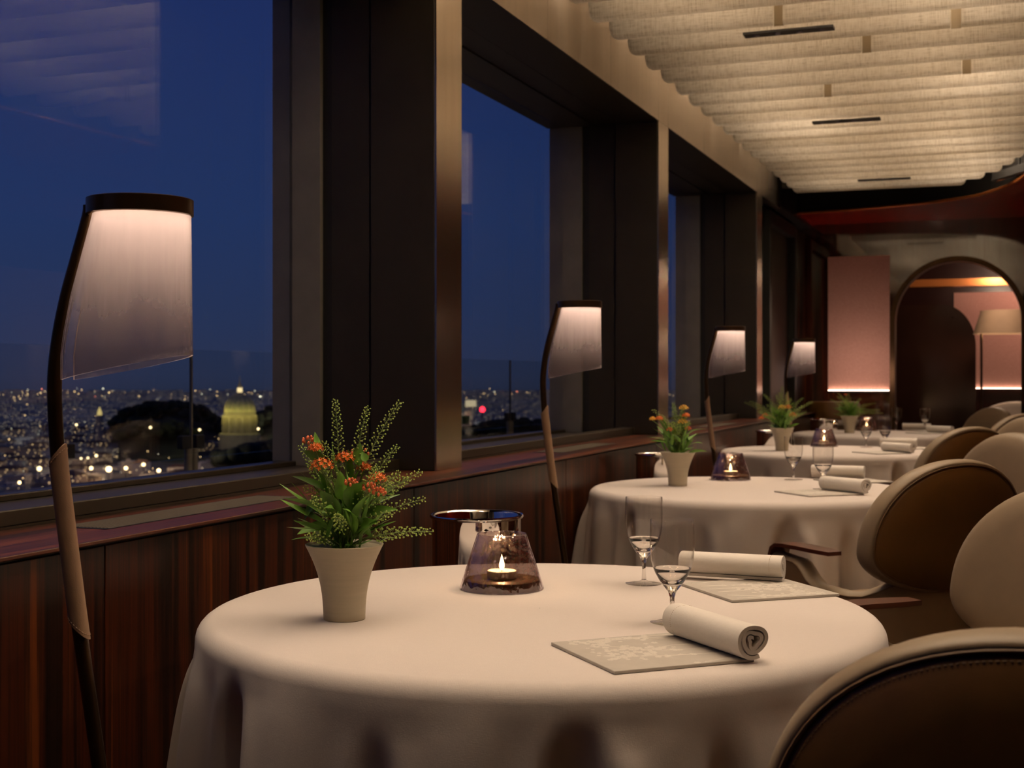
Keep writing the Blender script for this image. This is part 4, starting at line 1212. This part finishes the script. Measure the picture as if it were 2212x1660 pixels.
slab = ['short beige balustrade post outside, beyond the nearest lamp', 'short beige balustrade post outside the first window, left of the lit dome', 'short beige balustrade post outside behind the first pillar', 'short beige balustrade post outside the second window', 'short beige balustrade post outside behind the second pillar', 'short beige balustrade post outside before the third window', 'short beige balustrade post at the far end of the terrace']
for i, y in enumerate(py):
    r = thing('balustrade_post', slab[i], 'post', (-AB, y, .70), 0, 'posts of the terrace balustrade')
    MB().tube([(0, -.022, 0), (0, -.022, .145)], .018, 12).build('upright', M['steel'], r)
    MB().tube([(0, .022, 0), (0, .022, .145)], .018, 12).build('upright', M['steel'], r)
    MB().box(-.006, .006, -.0045, .0045, .10, ZBAL - .70).build('joint_strip', M['steel'], r, smooth=False)

# ------------------------------------------------------------------ the city below
ZG = -136.0
def gd(u, d): # ground point of the city plane
    p = at_d(u, HY, d); return p.x, p.y
M['ground'] = pbr('city_ground', (0.10, 0.09, 0.085), 0.95, var=0.6, vscale=0.004)
gx = []
mb = MB(); 
rows = []
for d in (500, 1500, 3000, 6000, 11500):
    rows.append([at_d(u, HY, d) for u in range(-1600, 2400, 200)])
mb.grid([[(p.x, p.y, ZG) for p in r] for r in rows])
struct(mb.build('city_ground', M['ground'], smooth=False), 'dark plain on which the city stands', 'ground')
def bld_mat(name, wall, lit, thr, seed):
    m, nt, out = newmat(name)
    p = nt.nodes.new('ShaderNodeBsdfPrincipled'); p.inputs['Roughness'].default_value = .9
    p.inputs['Base Color'].default_value = c4(wall)
    vec = coords(nt, (1, 1, 1))
    vo = nt.nodes.new('ShaderNodeTexVoronoi'); vo.inputs['Scale'].default_value = 0.22; nt.links.new(vec, vo.inputs['Vector'])
    gt = nd(nt, 'ShaderNodeMath', operation='LESS_THAN'); gt.inputs[1].default_value = thr
    nt.links.new(vo.outputs['Distance'], gt.inputs[0])
    p.inputs['Emission Color'].default_value = c4(lit)
    ml = nd(nt, 'ShaderNodeMath', operation='MULTIPLY'); ml.inputs[1].default_value = 0.9
    nt.links.new(gt.outputs[0], ml.inputs[0]); nt.links.new(ml.outputs[0], p.inputs['Emission Strength'])
    nt.links.new(p.outputs[0], out.inputs['Surface']); m.cycles.emission_sampling = 'NONE'
    return m
BM = [bld_mat('facade_warm', (.62, .46, .34), (1, .62, .28), .24, 1), bld_mat('facade_grey', (.5, .47, .46), (1, .75, .45), .19, 2), bld_mat('facade_pale', (.75, .66, .56), (1, .7, .35), .22, 3), bld_mat('facade_dim', (.35, .31, .3), (1, .65, .35), .14, 4)]
M['roof'] = pbr('tile_roof', (.13, .075, .055), .9, var=.3, vscale=.3)
rg = random.Random(17)
protos = []; rads = []
for k in range(8):
    sx, sy, h = rg.uniform(11, 23), rg.uniform(10, 19), rg.uniform(10, 18)
    wl = MB().box(-sx, sx, -sy, sy, 0, h)
    ob = wl.build('city_building', BM[k % 4], smooth=False)
    rf = MB()
    if k % 2 == 0:
        rf.add([(-sx - 1, -sy - 1, h), (sx + 1, -sy - 1, h), (sx + 1, sy + 1, h), (-sx - 1, sy + 1, h), (-sx * .5, 0, h + 4.5), (sx * .5, 0, h + 4.5)], [(0, 1, 5, 4), (2, 3, 4, 5), (1, 2, 5), (3, 0, 4), (3, 2, 1, 0)])
    else:
        rf.box(-sx, sx, -sy, sy, h, h + .8); rf.box(-sx * .4, sx * .1, -sy * .3, sy * .3, h + .8, h + 4)
    rf.build('roof', M['roof'] if k % 2 == 0 else BM[3], ob, smooth=False)
    tag(ob, 'dim city building among many similar roofs below the hills', 'building', 'city buildings below the terrace')
    ob_r = math.hypot(sx, sy) + 1; rads.append(ob_r); protos.append(ob)
DOME = at_d(518, HY, 2200)
placed = []
def clear(x, y, mind):
    return all((x - a) ** 2 + (y - b) ** 2 > (mind + m) ** 2 for a, b, m in placed)
placed.append((DOME.x, DOME.y, 75))
used = set(); cnt = 0; tries = 0
while cnt < 190 and tries < 20000:
    tries += 1
    sec = rg.random()
    u = rg.uniform(-40, 660) if sec < .78 else (rg.uniform(990, 1230) if sec < .95 else rg.uniform(1430, 1500))
    d = 1480 + 1750 * rg.random() ** 1.15
    x, y = gd(u, d)
    k = rg.randrange(8); s = rg.uniform(.7, 1.1)
    if not clear(x, y, rads[k] * s * .98): continue
    if any(a <= u <= b and abs(d - e) < 380 for a, b, e in ((235, 485, 2950), (540, 700, 2450), (465, 720, 1760), (250, 430, 2350), (985, 1225, 2300))): continue
    placed.append((x, y, rads[k] * s * .98))
    if k not in used: o = protos[k]; used.add(k)
    else:
        o = protos[k].copy(); COL.objects.link(o)
        for ch in protos[k].children:
            c = ch.copy(); COL.objects.link(c); c.parent = o
    o.location = (x, y, ZG); o.rotation_euler = (0, 0, rg.choice([0, .3, .6, 1.1]) + rg.uniform(-.1, .1)); o.scale = (s, s, s * rg.uniform(.8, 1.2)); cnt += 1
# far districts as one mass
mb = MB()
for k in range(2600):
    u = rg.uniform(-120, 1560); d = 3420 + 7400 * rg.random() ** 1.7
    x, y = gd(u, d); s = rg.uniform(12, 30) * (1 + d / 9000); h = rg.uniform(10, 24) * (1 + d / 20000)
    mb.box(x - s, x + s, y - s * rg.uniform(.6, 1.2), y + s, ZG, ZG + h)
for k in range(2600):   # the same districts to either side of what the windows frame
    u = rg.choice([rg.uniform(-1500, -120), rg.uniform(-1500, -120), rg.uniform(1560, 2300)]); d = 3420 + 7400 * rg.random() ** 1.7
    x, y = gd(u, d); q_ = rg.uniform(12, 30) * (1 + d / 9000)
    mb.box(x - q_, x + q_, y - q_ * rg.uniform(.6, 1.2), y + q_, ZG, ZG + rg.uniform(10, 24) * (1 + d / 20000))
for k in range(520):
    u = rg.choice([rg.uniform(-1500, -110), rg.uniform(-1500, -110), rg.uniform(730, 960), rg.uniform(1260, 1410), rg.uniform(1530, 2300)]); d = rg.uniform(1500, 3400)
    x, y = gd(u, d); q_ = rg.uniform(9, 22)
    mb.box(x - q_, x + q_, y - q_ * rg.uniform(.6, 1.2), y + q_, ZG, ZG + rg.uniform(10, 19))
o = mb.build('distant_districts', BM[1], smooth=False); tag(o, 'mass of tiny distant rooftops stretching to the dark horizon', 'city', kind='stuff')
# street lights
for nm, colr, num, st, lab in (('street_lights', (1, .62, .27), 560, 6, 'warm pinpoint street lights scattered over the distant city'), ('white_lights', (1, .88, .62), 130, 5, 'pale pinpoint lights scattered over the distant city'), ('red_lights', (1, .25, .12), 24, 6, 'small reddish lights scattered over the distant city')):
    mt = emit(nm + '_glow', colr, st, False); mb = MB()
    for k in range(num * 2):
        u = rg.uniform(-120, 1560) if k < num else rg.choice([rg.uniform(-1500, -120), rg.uniform(-1500, -120), rg.uniform(1560, 2300)]); d = 1500 + 9300 * rg.random() ** 1.5
        x, y = gd(u, d); rad = d / F * rg.uniform(.3, .85) * (1.5 if rg.random() < .12 else 1)
        z = ZG + rg.uniform(14, 26) + (d > 6000) * rg.uniform(0, 25)
        mb.ball((x, y, z), rad, 6, 4)
    o = mb.build(nm, mt, smooth=False); tag(o, lab, 'lights', kind='stuff')
# lit clusters near the foot of the view
for k, (u, v, d, sz) in enumerate([(197, 1012, 1650, 4.0), (235, 1014, 1640, 6.5), (85, 1013, 1620, 5.0), (343, 1017, 1640, 4.2), (310, 1004, 1700, 4.0), (208, 985, 1850, 3.2), (165, 918, 2100, 3.0), (42, 1043, 1560, 3.2), (325, 924, 2150, 3.4), (558, 927, 2150, 3.2), (431, 929, 2150, 3.2), (272, 1012, 1660, 4.0), (190, 990, 1800, 2.4), (175, 991, 1800, 2.4)]):
    p = at_d(u, v, d)
    r = thing('lit_lantern', 'bright warm lamp glowing between the nearest city roofs', 'street lamp', (p.x, p.y, ZG), 0, 'bright lamps among the nearest roofs')
    MB().ball((0, 0, p.z - ZG), sz * .55, 8, 6).build('lamp_head', emit('lantern_glow', (1, .70, .34), 6, False) if k == 0 else bpy.data.materials['lantern_glow'], r)
    MB().tube([(0, 0, 0), (0, 0, p.z - ZG)], .5, 6).build('mast', M['black'], r)
    if k in (0, 1, 3, 5, 8, 11): point('lantern_light', (p.x, p.y, p.z + 12), 1.6e4, (1, .66, .33), 3)
# red glow seen through the second window
p = at_d(1042, 885, 2600)
r = thing('red_beacon', 'round red glowing sign light seen through the second window', 'light', (p.x, p.y, ZG))
MB().ball((0, 0, p.z - ZG), 5.5, 12, 8).build('lamp_head', emit('red_glow', (1, .02, .04), 7, False), r)
MB().tube([(0, 0, 0), (0, 0, p.z - ZG)], 1.0, 6).build('mast', M['black'], r)
p = at_d(1017, 873, 2900)
r = thing('lit_block', 'pale floodlit building block left of the red light', 'building', (p.x, p.y, ZG))
MB().box(-9, 9, -8, 8, 0, p.z - ZG + 8).build('wall', BM[2], r, smooth=False)
MB().box(-9.5, 9.5, -8.5, 8.5, p.z - ZG - 6, p.z - ZG + 8).build('lit_storey', emit('lit_storey_glow', (1, .78, .48), .7, False), r, smooth=False)  # floodlight imitated by a shell that emits
# small belfry, its floodlight put in as surface emission
p = at_d(215, 893, 2500)
r = thing('bell_tower', 'small floodlit yellow tower in the dark district', 'tower', (p.x, p.y, ZG))
zt = p.z - ZG
MB().box(-5, 5, -5, 5, 0, zt - 4).build('shaft', BM[3], r, smooth=False)
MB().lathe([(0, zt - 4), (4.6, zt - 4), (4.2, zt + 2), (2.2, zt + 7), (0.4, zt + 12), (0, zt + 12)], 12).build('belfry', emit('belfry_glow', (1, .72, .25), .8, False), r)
# wooded hills
M['woods'] = pbr('dark_woods', (.016, .022, .012), .95, var=.6, vscale=.05)
def woods(name, u0, u1, d, prof, lab, seed):
    rgw = random.Random(seed); mb = MB()
    n = int(abs(u1 - u0) / 3.2)
    for k in range(n * 5):
        t = rgw.random(); u = lerp(u0, u1, t); top = interp(prof, t)
        dd = d + rgw.uniform(-120, 120)
        vv = lerp(top, 932 if d > 2300 else 975, rgw.random() ** 1.5)
        p = at_d(u, vv, dd); s = rgw.uniform(7, 13)
        mb.ball((p.x, p.y, p.z - s * .4), s, 7, 5, (1, 1, .75))
    # solid ground body under the trees
    rows = []
    for k in range(25):
        t = k / 24; u = lerp(u0, u1, t); top = interp(prof, t)
        a = at_d(u, top + 6, d); b = at_d(u, HY, d + 260); c = at_d(u, HY, d - 200)
        rows.append([(c.x, c.y, ZG), (a.x, a.y, a.z), (b.x, b.y, ZG)])
    mb.grid(rows)
    o = mb.build(name, M['woods']); tag(o, lab, 'woods', kind='stuff'); return o
woods('woodland', 240, 480, 2950, [(0, 905), (.15, 882), (.35, 868), (.6, 866), (.8, 876), (1, 905)], 'dark wooded hill left of the lit dome', 1)
woods('woodland', 545, 700, 2450, [(0, 900), (.3, 876), (1, 872)], 'dark trees on the slope right of the lit dome', 2)
woods('woodland', 470, 700, 1700, [(0, 990), (.3, 962), (.7, 945), (1, 940)], 'nearer dark trees below the lit dome', 3)
woods('woodland', 255, 425, 2350, [(0, 935), (.3, 912), (.7, 908), (1, 930)], 'small dark grove below the wooded hill', 4)
woods('woodland', 990, 1220, 2300, [(0, 925), (.5, 905), (1, 912)], 'dark trees seen low through the second window', 5)
# floodlit domed basilica
ZD = ZG
k_ = 2200 / F
def zv(v): return (HY - v) * k_ + EYE - ZG
dm = thing('domed_basilica', 'floodlit domed basilica with lantern and spire on the skyline', 'basilica', (DOME.x, DOME.y, ZG), 0.35)
M['travertine'] = pbr('travertine', (.55, .46, .33), .85, var=.1, vscale=.1)
M['drumstone'] = pbr('dimmed_travertine', (.24, .205, .155), .85, var=.12, vscale=.1)  # travertine darkened in colour to dim the flood light on the drum
M['leaddome'] = pbr('lead_dome', (.42, .40, .24), .7, var=.1, vscale=.1)
MB().lathe([(0, 0), (34, 0), (34, zv(938)), (31, zv(936)), (0, zv(936))], 48).build('base', M['drumstone'], dm, smooth=False)
MB().lathe([(0, zv(938)), (25.5, zv(938)), (25.5, zv(901)), (28, zv(900)), (28, zv(897)), (25.5, zv(896)), (25, zv(890)), (0, zv(890))], 64).build('drum', M['drumstone'], dm, angle=30)
for q in range(16):
    a = 2 * pi * q / 16; x, y = 27.2 * cos(a), 27.2 * sin(a)
    MB().tube([(x, y, zv(936)), (x, y, zv(900))], 1.9, 8).build('column', M['drumstone'], dm)
prof = []
for q in range(15):
    a = pi / 2 * q / 14; prof.append((24.8 * cos(a) ** .9 if q < 14 else 4.5, zv(890) + (zv(852) - zv(890)) * sin(a)))
prof = [(max(r_, 4.5), z) for r_, z in prof] + [(0, zv(852))]
MB().lathe(prof, 64).build('dome', M['leaddome'], dm, angle=60)
for q in range(16):
    a = 2 * pi * q / 16 + .1
    MB().tube([((r_ + .3) * cos(a), (r_ + .3) * sin(a), z) for r_, z in prof[:-1]], .75, 6).build('rib', M['travertine'], dm)
M['lanternlit'] = emit('lantern_lit', (1, .72, .36), 1.6, False)
MB().lathe([(0, zv(853)), (4.8, zv(853)), (4.8, zv(849)), (3.8, zv(848)), (0, zv(848))], 24).build('lantern_base', M['travertine'], dm)
MB().lathe([(0, zv(848)), (4.2, zv(848)), (4.2, zv(838)), (0, zv(838))], 24).build('lantern', M['lanternlit'], dm)
MB().lathe([(0, zv(838)), (4.6, zv(838)), (4.4, zv(836)), (1.6, zv(829)), (.6, zv(822)), (.4, zv(817)), (0, zv(817))], 24).build('spire', M['travertine'], dm)
MB().tube([(0, 0, zv(818)), (0, 0, zv(813))], .35, 6).build('cross', M['travertine'], dm)
to = Vector((-DOME.x, -DOME.y, 0)).normalized(); sd = Vector((-to.y, to.x, 0))
for k in range(9):
    q = Vector((DOME.x, DOME.y, 0)) + Matrix.Rotation(radians(-100 + 25 * k), 3, 'Z') @ (to * 38)
    point('dome_flood', (q.x, q.y, ZG + zv(900) + 1), 7800 * (1.35 - .10 * k), (1, .82, .18), 1)
for s, e in ((-1, 1.0), (1, .6)):
    q = Vector((DOME.x, DOME.y, 0)) + to * 110 + sd * s * 70
    spot('drum_flood', (q.x, q.y, ZG + zv(938)), (DOME.x, DOME.y, ZG + zv(905)), 4.5e4 * e, 62, .5, (1, .84, .55), 2)
# glow of the streets between the roofs
rgl = random.Random(9)
for k in range(18):
    u = rgl.uniform(-20, 640) if k < 13 else rgl.uniform(1000, 1220)
    p = at_d(u, HY, 1560 + 150 * k % 1500 if k < 13 else 1700 + 300 * (k - 13))
    point('street_glow', (p.x, p.y, ZG + 55), rgl.uniform(0.12e5, 0.4e5), rgl.choice([(1, .62, .35), (1, .75, .5), (.9, .85, .8)]), 6)
print('buildings', cnt)
